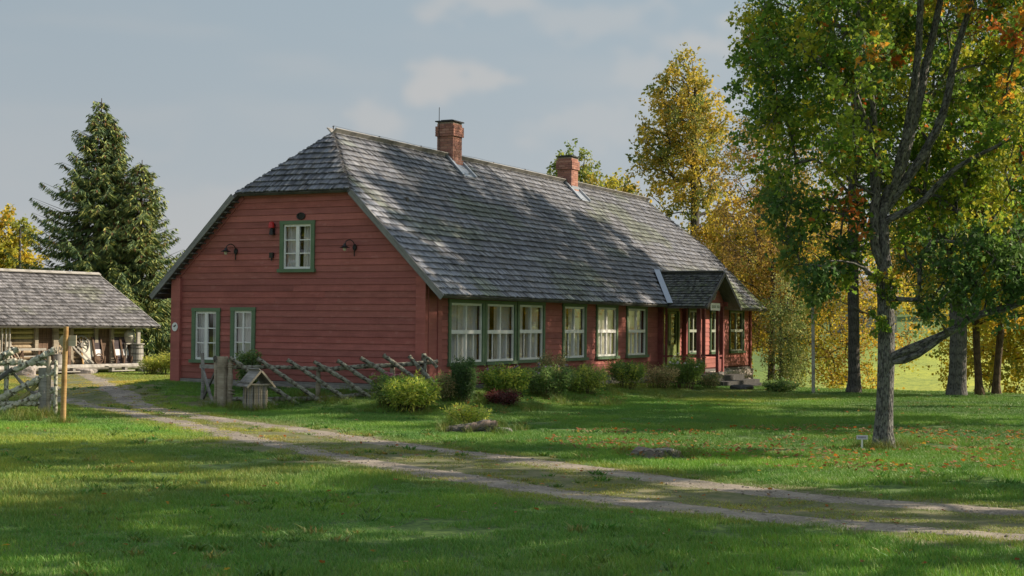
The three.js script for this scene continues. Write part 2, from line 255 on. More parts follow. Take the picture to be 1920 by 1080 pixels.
{
  const axis = (lo, hi, fine0, fine1, step, grow) => { const a = []; for (let v = fine0; v <= fine1 + 1e-6; v += step) a.push(v); let s = step, v = fine0; while (v > lo) { s *= grow; v -= s; a.unshift(v); } s = step; v = fine1; while (v < hi) { s *= grow; v += s; a.push(v); } return a; };
  const xs = axis(-500, 500, -26, 26, 0.4, 1.16), zs = axis(-620, 120, -30, 30, 0.4, 1.14), nx = xs.length, nz = zs.length;
  const pos = new Float32Array(nx * nz * 3), col = new Float32Array(nx * nz * 3), uv = new Float32Array(nx * nz * 2), idx = [];
  for (let j = 0; j < nz; j++) for (let i = 0; i < nx; i++) {
    const o = j * nx + i, x = xs[i], z = zs[j]; pos.set([x, ground(x, z), z], o * 3); uv.set([x, -z], o * 2);
    const far = sstep(22, 45, -z) * sstep(-8, 2, x), n = fbm(x * 0.11 + 20, z * 0.11 + 20, 0, 3), n2 = fbm(x * 0.6 + 9, z * 0.6 + 4, 0, 3);
    let c = [mix(0.8, 1.3, n) * mix(0.85, 1.15, n2), mix(0.9, 1.1, n) * mix(0.85, 1.15, n2), mix(0.9, 1.0, n)];
    const bare = sstep(9, 13, x) * sstep(-8, -14, z) * (1 - sstep(16, 20, -z)) * 0.5;           // thin, leaf-strewn turf under the trees
    c = [mix(c[0], 1.3, bare), mix(c[1], 0.75, bare), mix(c[2], 0.8, bare)];
    c = [mix(c[0], 4.3 * mix(0.7, 1.3, n2) * (1 + 0.1 * Math.sin(x * 1.1 + z * 0.35)), far), mix(c[1], 2.5 * mix(0.75, 1.25, n2) * (1 + 0.07 * Math.sin(x * 1.1 + z * 0.35)), far), mix(c[2], 1.9, far)];
    const yard = sstep(-8, -14, x) * sstep(-26, -12, z) * 0.8; c = [mix(c[0], 2.3, yard), mix(c[1], 1.7, yard), mix(c[2], 1.1, yard)];
    col.set(c, o * 3);
  }
  for (let j = 0; j < nz - 1; j++) for (let i = 0; i < nx - 1; i++) { const a = j * nx + i, b = a + 1, c = a + nx, d = c + 1; idx.push(a, c, b, b, c, d); }
  const g = new THREE.BufferGeometry(); g.setAttribute('position', new THREE.BufferAttribute(pos, 3)); g.setAttribute('uv', new THREE.BufferAttribute(uv, 2)); g.setAttribute('color', new THREE.BufferAttribute(col, 3)); g.setIndex(idx); g.computeVertexNormals();
  const turf = texture(1024, 1024, (u, v) => { const a = fbm(u * 64, v * 64, 0, 3, 64, 64), b = fbm(u * 12, v * 12, 0, 3, 12, 12), k = clamp(0.5 + (a - 0.5) * 1.3 + (b - 0.5) * 0.7, 0, 1); return [mix(0.03, 0.11, k), mix(0.075, 0.20, k), mix(0.012, 0.032, k)]; }, { srgb: true, rep: [0.28, 0.28] });
  struct('ground', g, std({ map: turf, vertexColors: true, roughness: 1 }));
}
function ribbon(line, halfL, halfR, lift, seed, e0 = 0, e1 = line.length - 1) {
  const pos = [], uv = [], idx = [], cols = 7; let along = 0;
  for (let i = e0; i <= e1; i++) {
    const p = line[i], q = line[Math.min(i + 1, line.length - 1)], o = line[Math.max(i - 1, 0)], t = q.clone().sub(o).normalize(); if (i > e0) along += p.distanceTo(line[i - 1]);
    const wob = (q) => 0.45 + 0.8 * noise(along * 0.7 + q, 3.1) + 0.5 * noise(along * 2.6 + q, 7.7) + 0.3 * noise(along * 7 + q, 1.7), l = halfL * wob(seed), r = halfR * wob(seed + 50);
    for (let k = 0; k < cols; k++) { const s = mix(-l, r, k / (cols - 1)), x = p.x - t.y * s, z = p.y + t.x * s; pos.push(x, ground(x, z) + (k === 0 || k === cols - 1 ? -0.006 : lift), z); uv.push(x, z); }
    if (i > e0) for (let k = 0; k < cols - 1; k++) { const a = (i - e0 - 1) * cols + k, b = a + 1, c = a + cols, d = c + 1; idx.push(a, b, c, b, d, c); }
  }
  const g = new THREE.BufferGeometry(); g.setAttribute('position', new THREE.Float32BufferAttribute(pos, 3)); g.setAttribute('uv', new THREE.Float32BufferAttribute(uv, 2)); g.setIndex(idx); g.computeVertexNormals();
  if (g.attributes.normal.getY(10) < 0) { const ix = g.index.array; for (let i = 0; i < ix.length; i += 3) { const s = ix[i]; ix[i] = ix[i + 1]; ix[i + 1] = s; } g.computeVertexNormals(); }
  return g;
}
const dense = (l) => { const c = new THREE.SplineCurve(l.filter((_, i) => i % 4 === 0)); return c.getPoints(520); };
const dA = dense(ptsA), dB = dense(ptsB), dM = dense(ptsM);
const sandy = texture(1024, 1024, (u, v) => { const a = fbm(u * 90, v * 90, 0, 3, 90, 90), b = fbm(u * 6, v * 6, 0, 4, 6, 6), s = sstep(0.72, 0.78, noise(u * 110, v * 110, 0, 110, 110)), k = clamp(0.5 + (a - 0.5) * 0.9 + (b - 0.5) * 1.4, 0, 1); return [mix(mix(0.16, 0.34, k), 0.42, s * 0.5), mix(mix(0.138, 0.293, k), 0.37, s * 0.5), mix(mix(0.112, 0.235, k), 0.31, s * 0.5)]; }, { srgb: true, rep: [0.4, 0.4] });
const mossy = texture(512, 512, (u, v) => { const a = fbm(u * 50, v * 50, 0, 3, 50, 50), b = fbm(u * 8, v * 8, 0, 4, 8, 8), k = clamp(0.5 + (a - 0.5) * 1.0 + (b - 0.5) * 1.4, 0, 1); return [mix(0.085, 0.19, k), mix(0.105, 0.175, k), mix(0.028, 0.09, k)]; }, { srgb: true, rep: [0.4, 0.4] });
struct('track_verge', ribbon(dM, 1.75, 1.75, 0.006, 3), std({ map: mossy, roughness: 1 }));
const sandMat = std({ map: sandy, roughness: 1, bumpMap: sandy, bumpScale: 0.01 });
struct('dirt_track', [ribbon(dA, 0.30, 0.30, 0.014, 11), ribbon(dB, 0.30, 0.30, 0.014, 23)], sandMat);

// grass: clumps of blades scattered over the lawn, thin on the middle of the track, none in the ruts
function tuft(seed, size, n, h0, h1, wide, lean) {
  const R = rng(seed), pos = [], col = [], idx = [];
  for (let i = 0; i < n; i++) {
    const x = (R() - 0.5) * size, z = (R() - 0.5) * size, a = R() * 6.283, h = mix(h0, h1, R()), w = wide * (0.7 + 0.6 * R()), l = lean * h * (0.3 + R()), la = R() * 6.283, o = pos.length / 3;
    const cx = Math.cos(a) * w, cz = Math.sin(a) * w, lx = Math.cos(la) * l, lz = Math.sin(la) * l, k = 0.8 + 0.4 * R(), y = R();
    pos.push(x - cx, 0, z - cz, x + cx, 0, z + cz, x - cx * 0.7 + lx * 0.4, h * 0.6, z - cz * 0.7 + lz * 0.4, x + cx * 0.7 + lx * 0.4, h * 0.6, z + cz * 0.7 + lz * 0.4, x + lx, h, z + lz);
    for (let q = 0; q < 5; q++) { const d = q < 2 ? 0.8 : 1; col.push(k * d * mix(0.85, 1.5, y * y), k * d, k * d * 0.9); }
    idx.push(o, o + 1, o + 2, o + 1, o + 3, o + 2, o + 2, o + 3, o + 4);
  }
  const g = new THREE.BufferGeometry(); g.setAttribute('position', new THREE.Float32BufferAttribute(pos, 3)); g.setAttribute('color', new THREE.Float32BufferAttribute(col, 3)); g.setIndex(idx); g.computeVertexNormals(); return g;
}
const camX = 18.396, camZ = 31.941, fwX = -Math.sin(0.4642), fwZ = -Math.cos(0.4642), rtX = Math.cos(0.4642), rtZ = -Math.sin(0.4642);
function inView(x, z, margin) { const d = (x - camX) * fwX + (z - camZ) * fwZ, s = (x - camX) * rtX + (z - camZ) * rtZ; return d > 3 && Math.abs(s) < d * 0.35 + margin ? d : 0; }
const blade = new THREE.MeshPhysicalMaterial({ vertexColors: true, roughness: 0.6, specularIntensity: 0.7, transmission: 0.45, thickness: 0, side: THREE.DoubleSide });
function scatter(name, geo, mat, places, parent = scene) {
  const m = new THREE.InstancedMesh(geo, mat, places.length), q = new THREE.Matrix4(), e = new THREE.Euler(), qu = new THREE.Quaternion();
  places.forEach((p, i) => { e.set(p.rx ?? 0, p.ry ?? 0, p.rz ?? 0, 'YXZ'); q.compose(V(p.x, p.y, p.z), qu.setFromEuler(e), V(p.s ?? 1, p.h ?? p.s ?? 1, p.s ?? 1)); m.setMatrixAt(i, q); if (p.c) m.setColorAt(i, C(...p.c)); });
  m.name = parent === scene ? numbered(name) : name; m.castShadow = m.receiveShadow = true; m.userData.kind = 'stuff'; parent.add(m); return m;
}
{
  const R = rng(77), spots = [], longer = [], step = 0.27;
  for (let x = -34; x < 22; x += step) for (let z = -24; z < 27; z += step) {
    const px = x + (R() - 0.5) * step, pz = z + (R() - 0.5) * step, d = inView(px, pz, 1.2); R();
    if (!d || d < 6.5 || d > 62) continue;
    if (px < 0.15 && px > -8.3 && pz < 0.15) continue;
    const far = sstep(34, 62, d); if (R() < far * 0.55) continue;
    const da = Math.min(distTo(ptsA, px, pz), distTo(ptsB, px, pz)), dm = distTo(ptsM, px, pz); let thin = 0;
    if (da < 0.42) { if (da < 0.22 ? R() < 0.9 : R() < 0.3) continue; thin = 1; }
    else if (dm < 0.95) { if (R() < 0.5) continue; thin = 1; } else if (da < 0.85) thin = 0.5;
    const n = fbm(px * 0.17 + 20, pz * 0.17 + 20, 0, 3), n2 = noise(px * 0.9 + 5, pz * 0.9 + 5), y = ground(px, pz), bright = sstep(-6, -13, px) * sstep(-26, -10, pz);
    const dry = clamp(thin * 0.6 + bright * 0.55 + sstep(0.6, 0.75, n) * 0.4, 0, 1), bare = sstep(8.5, 12, px) * sstep(-6, -12, pz);
    if (R() < bare * 0.35) continue;
    const tone = 0.6 + 0.8 * fbm(px * 0.3 + 60, pz * 0.3 + 60, 0, 4); if (fbm(px * 0.8 + 90, pz * 0.8 + 90, 0, 3) > 0.66 && R() < 0.7) continue; const c = [mix(0.205, 0.5, dry) * (0.7 + 0.6 * n2) * tone, mix(0.41, 0.48, dry) * (0.85 + 0.3 * n2) * tone, mix(0.065, 0.1, dry)];
    spots.push({ x: px, y: y - 0.004, z: pz, ry: R() * 6.283, s: 1.1 + far * 0.5, h: (0.45 + 0.55 * n2 + 0.8 * fbm(px * 0.45 + 3, pz * 0.45 + 8, 0, 2)) * (1 - 0.4 * thin) * (1 - 0.35 * bright), c });
  }
  const lawn = scatter('grass', tuft(5, 0.34, 190, 0.025, 0.07, 0.0028, 0.7), blade, spots);
  // longer grass that the mower leaves: at posts, stumps, wall feet, bush feet, track edge
  const feet = [[-2.85, 3.4, 0.5, 26], [-4.0, 2.95, 0.6, 22], [-2.1, 1.7, 0.5, 16], [-0.5, 0.8, 0.8, 22], [-5.4, 7.4, 0.5, 30], [-3.36, 9.07, 0.3, 12], [5.04, 6.5, 0.9, 22], [9.94, 9.75, 0.7, 14], [12.76, 6.16, 0.5, 26], [0.9, 2.2, 1.0, 30], [2.0, 0, 1.2, 40], [2.6, -3.5, 1.2, 40], [2.6, -8, 1.2, 30], [-5.4, 8.6, 0.9, 40], [-6.2, 8.0, 0.7, 30], [-1.2, 1.4, 1.0, 24], [-2.8, 2.2, 1.0, 24], [4.1, 5.3, 0.7, 20]];
  for (const [fx, fz, r, n] of feet) for (let i = 0; i < n; i++) { const a = R() * 6.283, q = r * Math.sqrt(0.15 + 0.85 * R()), x = fx + Math.cos(a) * q, z = fz + Math.sin(a) * q; longer.push({ x, y: ground(x, z) - 0.01, z, ry: R() * 6.283, s: 0.7 + 0.5 * R(), h: 0.6 + 0.8 * R(), c: [0.14 + 0.12 * R(), 0.25 + 0.07 * R(), 0.04] }); }
  const tall = scatter('tall_grass', tuft(9, 0.22, 42, 0.08, 0.24, 0.0035, 0.9), blade, longer);
  const peb = []; for (let i = 0; i < 1500; i++) { const l = R() < 0.5 ? dA : dB, p = l[Math.floor(R() * l.length)], x = p.x + (R() - 0.5) * 0.75, z = p.y + (R() - 0.5) * 0.75, k = 0.6 + 0.8 * R(); if (inView(x, z, 0.5)) peb.push({ x, y: ground(x, z) + 0.016, z, ry: R() * 6.283, rx: R(), s: 0.4 + R() * R() * 1.5, c: [0.28 * k, 0.245 * k, 0.2 * k] }); }
  tag(scatter('gravel', rock(0.016, 0.012, 0.02, 3, 0), std({ roughness: 1 }), peb), 'small loose stones lying in the wheel ruts', 'gravel');
  const weeds = []; for (let i = 0; i < 5200; i++) { const x = -14 + R() * 34, z = -12 + R() * 38, d = inView(x, z, 0.5); if (!d || (x < 0.4 && x > -8.5 && z < 0.4) || noise(x * 0.7 + 30, z * 0.7 + 11) < 0.55 || Math.min(distTo(ptsA, x, z), distTo(ptsB, x, z)) < 0.3) continue; const k = R(); weeds.push({ x, y: ground(x, z), z, ry: R() * 6.283, s: 0.6 + 0.7 * R(), c: k < 0.8 ? [0.10 + 0.06 * R(), 0.24 + 0.08 * R(), 0.04] : [0.3, 0.3, 0.08] }); }
  const clover = scatter('clover', tuft(13, 0.16, 26, 0.03, 0.075, 0.011, 1.3), blade, weeds); tag(clover, 'broad leaved clover and weeds growing through the lawn', 'weeds');
  tag(lawn, 'short green mown lawn grass covering the yard', 'grass'); tag(tall, 'longer uncut grass tufts at the feet of posts, stumps and bushes', 'grass');
}
// ---------------------------------------------------------------- the long red timber house
const HOUSE = { W: 8, L: 26.95, e: 0.61, He: 2.29, Hr: 6.85, hw: 1.857, zv: 0.25, zr: 1.73 };
const house = thing('timber_house', 'long dark red timber house with grey shingle half-hipped roof and two brick chimneys', 'house');
const boardW = 0.169;
// one horizontal weatherboard: pts = [[x0b,y0],[x1b,y0],[x1t,y1],[x0t,y1]] in the wall's plane, its lower edge standing proud
function boardGeo(x0b, x1b, x0t, x1t, y0, y1, off) {
  const zb = 0.026, zt = 0.008, back = -0.004, q = [[x0b, y0, zb], [x1b, y0, zb], [x1t, y1, zt], [x0t, y1, zt], [x0b, y0, back], [x1b, y0, back], [x1t, y1, back], [x0t, y1, back]];
  const faces = [[0, 1, 2, 3], [4, 5, 1, 0], [3, 2, 6, 7], [1, 5, 6, 2], [4, 0, 3, 7]], pos = [], uv = [];
  for (const f of faces) for (const k of [0, 1, 2, 0, 2, 3]) { const p = q[f[k]]; pos.push(...p); uv.push(p[0] + off, p[1] + p[2] * 2 + off * 0.61); }
  const g = new THREE.BufferGeometry(); g.setAttribute('position', new THREE.Float32BufferAttribute(pos, 3)); g.setAttribute('uv', new THREE.Float32BufferAttribute(uv, 2)); g.computeVertexNormals(); return g;
}
// boards over a wall whose outline is given by left(y) and right(y), leaving out the openings [x0, x1, y0, y1]
function boards(parent, y0, y1, left, right, holes, seed, joints) {
  const R = rng(seed);
  for (let y = y0; y < y1 - 0.02; y += boardW) {
    const t = Math.min(y + boardW - 0.005, y1), cuts = [];
    for (const [a, b, c, d] of holes) if (c < t - 0.01 && d > y + 0.01) cuts.push([a, b, c, d]);
    cuts.sort((p, q) => p[0] - q[0]);
    const put = (xb0, xb1, xt0, xt1, ya, yb) => { if (Math.max(xb1 - xb0, xt1 - xt0) > 0.03 && yb - ya > 0.015) part('board', boardGeo(xb0, xb1, xt0, xt1, ya, yb, R() * 9), ya < 0.2 ? M.redSplash : M.reds[Math.floor(R() * 7)], parent); };
    let l0 = left(y), l1 = left(t); const r0 = right(y), r1 = right(t), runs = [];
    for (const [a, b, c, d] of cuts) { runs.push([l0, a, l1, a]); if (c > y + 0.01) put(a, b, a, b, y, c); if (d < t - 0.01) put(a, b, a, b, d, t); l0 = l1 = b; }
    runs.push([l0, r0, l1, r1]);
    for (const [b0, b1, t0, t1] of runs) {
      const len = b1 - b0; if (len < joints) { put(b0, b1, t0, t1, y, t); continue; }
      const n = Math.ceil(len / joints); let s = b0, st = t0;
      for (let k = 1; k <= n; k++) { const e = k === n ? b1 : b0 + len * (k + (R() - 0.5) * 0.6) / n, et = k === n ? t1 : e; put(s, e - (k < n ? 0.004 : 0), st, et - (k < n ? 0.004 : 0), y, t); s = e; st = e; }
    }
  }
}
function slabWithHoles(outline, holes, depth) {
  const s = new THREE.Shape(outline.map(([x, y]) => new THREE.Vector2(x, y)));
  for (const [a, b, c, d] of holes) s.holes.push(new THREE.Path([new THREE.Vector2(a, c), new THREE.Vector2(a, d), new THREE.Vector2(b, d), new THREE.Vector2(b, c)]));
  const g = new THREE.ExtrudeGeometry(s, { depth, bevelEnabled: false }); g.translate(0, 0, -depth - 0.006); return g;
}
const slope = (HOUSE.Hr - HOUSE.He) / (HOUSE.W / 2 + HOUSE.e);
const roofAt = (x) => HOUSE.He + slope * (HOUSE.e + Math.min(-x, x + 8));          // top of the roof over the gable, before the half hip
const gableHoles = [[-7.26, -6.50, 0.53, 1.84], [-5.95, -5.33, 0.56, 1.86], [-4.37, -3.46, 2.97, 4.15]];
const gableTop = 4.97, underRoof = 0.2;
{
  const yk = (y) => (y - HOUSE.He + underRoof) / slope - HOUSE.e;      // distance in from the wall edge at height y where the roof's underside is met
  const inX = (y) => Math.max(0, yk(y));
  const w = holder('gable_wall', house);
  const k0 = roofAt(0) - underRoof;
  part('wall', slabWithHoles([[-8, -0.1], [0, -0.1], [0, k0], [-inX(gableTop), gableTop], [-8 + inX(gableTop), gableTop], [-8, k0]], gableHoles, 0.16), M.redDark, w);
  boards(w, 0.02, gableTop, (y) => -7.76 + Math.max(0, inX(y) - 0.2), (y) => -0.24 - Math.max(0, inX(y) - 0.2), gableHoles, 31, 5.2);
  part('base_board', bar(V(-7.8, -0.06, 0.03), V(-0.2, -0.06, 0.03), 0.07, 0.13), M.grey, w);
  for (const s of [-1, 1]) {                                           // raking trim under the verge
    const a = s < 0 ? V(-8.0, k0 - 0.05, 0.03) : V(0.0, k0 - 0.05, 0.03), b = s < 0 ? V(-8 + inX(gableTop) , gableTop - 0.05, 0.03) : V(-inX(gableTop), gableTop - 0.05, 0.03);
    part('raking_trim', bar(a, b, 0.03, 0.13), M.redB, w);
  }
  part('frieze_board', bar(V(-8 + inX(gableTop) + 0.05, gableTop - 0.03, 0.035), V(-inX(gableTop) - 0.05, gableTop - 0.03, 0.035), 0.03, 0.12), M.redB, w);
}
// corner casings
part('corner_casing', [box(-7.87, 1.32, 0.045, 0.3, 2.86, 0.14), box(-8.04, 1.32, -0.18, 0.05, 2.86, 0.5)], M.red, house);
part('corner_casing', [box(-0.10, 1.31, 0.045, 0.28, 2.9, 0.14)], M.redC, house);
part('corner_casing', [box(0.03, 1.25, -0.24, 0.06, 2.75, 0.42), box(0.045, 1.25, -0.56, 0.09, 2.75, 0.2)], M.redB, house);
// long wall, built in its own plane: local x runs along the wall away from the corner, local z points out of it
const longHoles = [[1.19, 2.98, 0.55, 2.11], [3.2, 4.91, 0.55, 2.11], [5.18, 6.8, 0.56, 2.12], [8.25, 9.83, 0.56, 2.12], [10.8, 12.39, 0.57, 2.13], [13.34, 15.02, 0.57, 2.13], [16.72, 18.22, -0.05, 2.1], [19.35, 20.4, 0.58, 2.14], [21.85, 22.9, 0.58, 2.14], [24.2, 25.9, 0.58, 2.16]];
const longWall = holder('long_wall', house); longWall.rotation.y = Math.PI / 2;
part('wall', slabWithHoles([[0, -0.3], [26.95, -0.45], [26.95, 2.74], [0, 2.74]], longHoles, 0.16), M.redDark, longWall);
boards(longWall, -0.02, 2.7, () => 0.66, () => 26.8, longHoles, 47, 4.6);
part('base_board', bar(V(0.6, -0.09, 0.03), V(26.9, -0.13, 0.03), 0.08, 0.09), M.greyDark, longWall);
part('corner_board', box(26.84, 1.2, 0.03, 0.2, 2.7, 0.1), M.porchRed, longWall);
part('back_wall', box(-8.08, 1.2, -13.5, 0.16, 3.1, 26.6), M.redB, house);
part('far_wall', prism([V(0, -0.4, -26.95), V(-8, -0.4, -26.95), V(-8, 2.7, -26.95), V(-5.87, 4.95, -26.95), V(-2.13, 4.95, -26.95), V(0, 2.7, -26.95)], V(0, 0, 0.16)), M.redB, house);
part('floor', box(-4, -0.12, -13.5, 7.7, 0.1, 26.5), M.interior, house);
part('ceiling', box(-4, 2.66, -13.5, 7.66, 0.08, 26.5), M.interior, house);
part('inner_wall', box(-5.2, 1.3, -13.6, 0.1, 2.6, 26.0), M.interior, house);
part('attic_wall', box(-4, 3.9, -2.4, 4, 2.2, 0.1), M.interior, house);
// plinth of field stones
{
  const R = rng(5), fd = holder('foundation', house);
  part('mortar_bed', [box(-4, -0.36, -0.05, 7.9, 0.5, 0.2), box(-0.08, -0.42, -13.5, 0.24, 0.5, 26.8)], M.joint, fd);
  for (let x = -7.8; x < -0.2;) { const w = 0.22 + R() * 0.3; const s = part('stone', rock(w * 0.62, 0.13, 0.12, R() * 40), R() < 0.4 ? M.stoneRed : M.stone, fd); s.position.set(x + w / 2, -0.24, 0.02); x += w; }
  for (let z = 0.4; z < 26.9;) { const w = 0.25 + R() * 0.3; const s = part('stone', rock(0.13, 0.13, w * 0.6, R() * 40), z > 18 ? M.stonePale : M.stone, fd); s.position.set(0.02, -0.28, -z - w / 2); z += w; }
  for (let k = 0; k < 2; k++) for (let z = 18.9; z < 26.9;) { const w = 0.22 + R() * 0.26; const s = part('stone', rock(0.15, 0.12, w * 0.6, R() * 40), M.stonePale, fd); s.position.set(0.03, -0.44 - k * 0.19, -z - w / 2); z += w; }
}
// windows
function window_(parent, [x0, x1, y0, y1], kind, R, trimMat = M.green, sashMat = M.white) {
  const g = holder('window', parent), w = x1 - x0, h = y1 - y0, t = 0.095, cx = (x0 + x1) / 2;
  part('trim', [box(x0 - t / 2 + 0.01, (y0 + y1) / 2, 0.035, t + 0.02, h, 0.05), box(x1 + t / 2 - 0.01, (y0 + y1) / 2, 0.035, t + 0.02, h, 0.05), box(cx, y1 + t / 2, 0.036, w + 2 * t + 0.02, t, 0.056)], trimMat, g);
  part('sill', [box(cx, y0 - 0.045, 0.06, w + 2 * t + 0.08, 0.09, 0.11)], trimMat, g);
  const f = 0.06, z = -0.005, sash = [], panes = [];
  sash.push(box(x0 + f / 2, (y0 + y1) / 2, z, f, h, 0.05), box(x1 - f / 2, (y0 + y1) / 2, z, f, h, 0.05), box(cx, y1 - f / 2, z + 0.001, w - 2 * f, f, 0.05), box(cx, y0 + f / 2, z + 0.001, w - 2 * f, f, 0.05));
  const add = (a, b, c, d) => panes.push([a, b, c, d]);
  if (kind === 'casement' || kind === 'narrow') {
    const m = kind === 'casement' ? 0.1 : 0.045, hh = (h - 2 * f) / 3;
    sash.push(box(cx, (y0 + y1) / 2, z + 0.004, m, h - 2 * f, 0.055));
    for (const [a, b] of [[x0 + f, cx - m / 2], [cx + m / 2, x1 - f]]) { for (let k = 0; k < 3; k++) add(a, b, y0 + f + hh * k, y0 + f + hh * (k + 1)); for (let k = 1; k < 3; k++) sash.push(box((a + b) / 2, y0 + f + hh * k, z + 0.002, b - a, 0.028, 0.03)); }
  } else {
    const tr = y0 + h * 0.515, m = 0.075;
    sash.push(box(cx, tr, z + 0.006, w - 2 * f, 0.1, 0.065), box(cx, (y0 + f + tr - 0.05) / 2, z + 0.003, m, tr - 0.05 - y0 - f, 0.055), box(cx, (tr + 0.05 + y1 - f) / 2, z + 0.003, m, y1 - f - tr - 0.05, 0.055));
    for (const [a, b] of [[x0 + f, cx - m / 2], [cx + m / 2, x1 - f]]) { add(a, b, tr + 0.05, y1 - f); add(a, b, y0 + f, tr - 0.05); if (kind === 'big') sash.push(box((a + b) / 2, (y0 + f + tr - 0.05) / 2, z + 0.002, 0.03, tr - 0.05 - y0 - f, 0.025)); }
  }
  part('frame', sash, sashMat, g);
  for (const [a, b, c, d] of panes) { const p = part('pane', new THREE.PlaneGeometry(b - a + 0.01, d - c + 0.01), M.glass, g); p.position.set((a + b) / 2, (c + d) / 2, z - 0.012); p.rotation.set((R() - 0.5) * 0.03, (R() - 0.5) * 0.04, 0); p.castShadow = false; }
  // curtains: gathered cloth just inside, with a gap or two
  const strips = kind === 'attic' ? [] : kind === 'narrow' ? [[0.02, 0.98]] : kind === 'casement' ? [[0.0, 0.36], [0.62, 1.0]] : kind === 'porch' ? [] : [[0.01, 0.30 + R() * 0.16], [0.36 + R() * 0.14, 0.62 + R() * 0.1], [0.68 + R() * 0.06, 0.99]];
  for (const [a, b] of strips) {
    const n = 40, cw = (b - a) * w, gg = new THREE.PlaneGeometry(cw, h, n, 3), p = gg.attributes.position, ph = R() * 9;
    for (let i = 0; i < p.count; i++) { const u = p.getX(i), v = p.getY(i) / h + 0.5; p.setZ(i, 0.018 * Math.sin(u * 55 + ph + 1.5 * Math.sin(u * 13)) + 0.008 * Math.sin(u * 131)); p.setX(i, u * (1 - 0.1 * (1 - v) * Math.sin(ph))); }
    gg.computeVertexNormals(); const c = part('curtain', gg, M.curtains[Math.floor(R() * 4)], g); c.position.set(x0 + (a + b) / 2 * w, (y0 + y1) / 2, -0.14);
  }
  return g;
}
{
  const R = rng(8);
  window_(house, gableHoles[0], 'casement', R); window_(house, gableHoles[1], 'narrow', R); window_(house, gableHoles[2], 'casement', R);
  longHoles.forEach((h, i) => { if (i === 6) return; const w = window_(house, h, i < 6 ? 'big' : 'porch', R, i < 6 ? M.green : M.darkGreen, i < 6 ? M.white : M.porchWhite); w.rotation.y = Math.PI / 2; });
}
// green double door in the porch
{
  const d = holder('door', house); d.rotation.y = Math.PI / 2;
  const [x0, x1, y0, y1] = longHoles[6], cx = (x0 + x1) / 2, og = std({ map: M.green.map, color: C(1.25, 1.0, 0.4), roughness: 0.55 });
  part('door_frame', [box(x0 - 0.05, 1.0, 0.03, 0.12, 2.2, 0.06), box(x1 + 0.05, 1.0, 0.03, 0.12, 2.2, 0.06), box(cx, y1 + 0.05, 0.031, x1 - x0, 0.1, 0.06)], og, d);
  for (const s of [-1, 1]) {
    const lx = cx + s * (x1 - x0) / 4, lw = (x1 - x0) / 2 - 0.02;
    part('door_leaf', [box(lx, 0.42, -0.03, lw, 0.94, 0.045), box(lx - lw / 2 + 0.06, 1.48, -0.03, 0.12, 1.2, 0.045), box(lx + lw / 2 - 0.06, 1.48, -0.03, 0.12, 1.2, 0.045), box(lx, 2.04, -0.03, lw - 0.24, 0.09, 0.045), box(lx, 0.45, -0.002, lw - 0.26, 0.6, 0.02)], og, d);
    const p = part('pane', new THREE.PlaneGeometry(lw - 0.22, 1.1), M.glass, d); p.position.set(lx, 1.44, -0.03);
  }
  const hd = part('handle', [box(cx - 0.08, 0.95, 0.02, 0.03, 0.16, 0.02), box(cx - 0.12, 0.98, 0.05, 0.1, 0.02, 0.02)], M.iron, d); hd.castShadow = true;
}

// ---------------------------------------------------------------- shingle roofs
const shingleTints = [[0.25, 0.268, 0.32], [0.285, 0.302, 0.354], [0.325, 0.34, 0.385], [0.20, 0.21, 0.25], [0.365, 0.375, 0.41], [0.26, 0.26, 0.275]];
function shingleGeo(w, L, t, seed) {                                   // butt at y = 0, running up y; face towards +z; thicker at the butt
  const R = rng(seed), j = () => (R() - 0.5) * 0.02 * L, a = [[-w / 2, j(), 0], [w / 2, j(), 0], [w / 2, L, 0], [-w / 2, L, 0], [-w / 2 + 0.004, 0.002, t], [w / 2 - 0.004, 0.002 + j(), t], [w / 2, L, 0.006], [-w / 2, L, 0.006]], pos = [], uv = [], o = R() * 5;
  for (const f of [[4, 5, 6, 7], [0, 1, 5, 4], [1, 2, 6, 5], [3, 0, 4, 7]]) for (const k of [0, 1, 2, 0, 2, 3]) { const p = a[f[k]]; pos.push(...p); uv.push(0.04 + 0.92 * p[1] / L, p[0] * 1.4 + p[2] * 3 + o); }
  const g = new THREE.BufferGeometry(); g.setAttribute('position', new THREE.Float32BufferAttribute(pos, 3)); g.setAttribute('uv', new THREE.Float32BufferAttribute(uv, 2)); g.computeVertexNormals(); return g;
}
const shGrainShade = texture(256, 256, (u, v) => { const g = fbm(u * 4, v * 36, 0, 3, 4, 36), b = fbm(u * 5, v * 5, 0, 3, 5, 5), butt = 1 - 0.45 * sstep(0.22, 0.55, u + (fbm(u * 3, v * 24, 0, 2, 3, 24) - 0.5) * 0.3), q = clamp((0.86 + (g - 0.5) * 0.8 + (b - 0.5) * 0.4) * butt, 0.1, 1); return [q, q, q]; }, { srgb: true });  // pale weathered butt; shade of the course above painted into the darker part
const shMat = (c) => std({ map: shGrainShade, color: C(...c), bumpMap: grainTex, bumpScale: 0.004, roughness: 0.9 });
const shWhite = shMat([1, 1, 1]), shTinted = shingleTints.map(shMat);
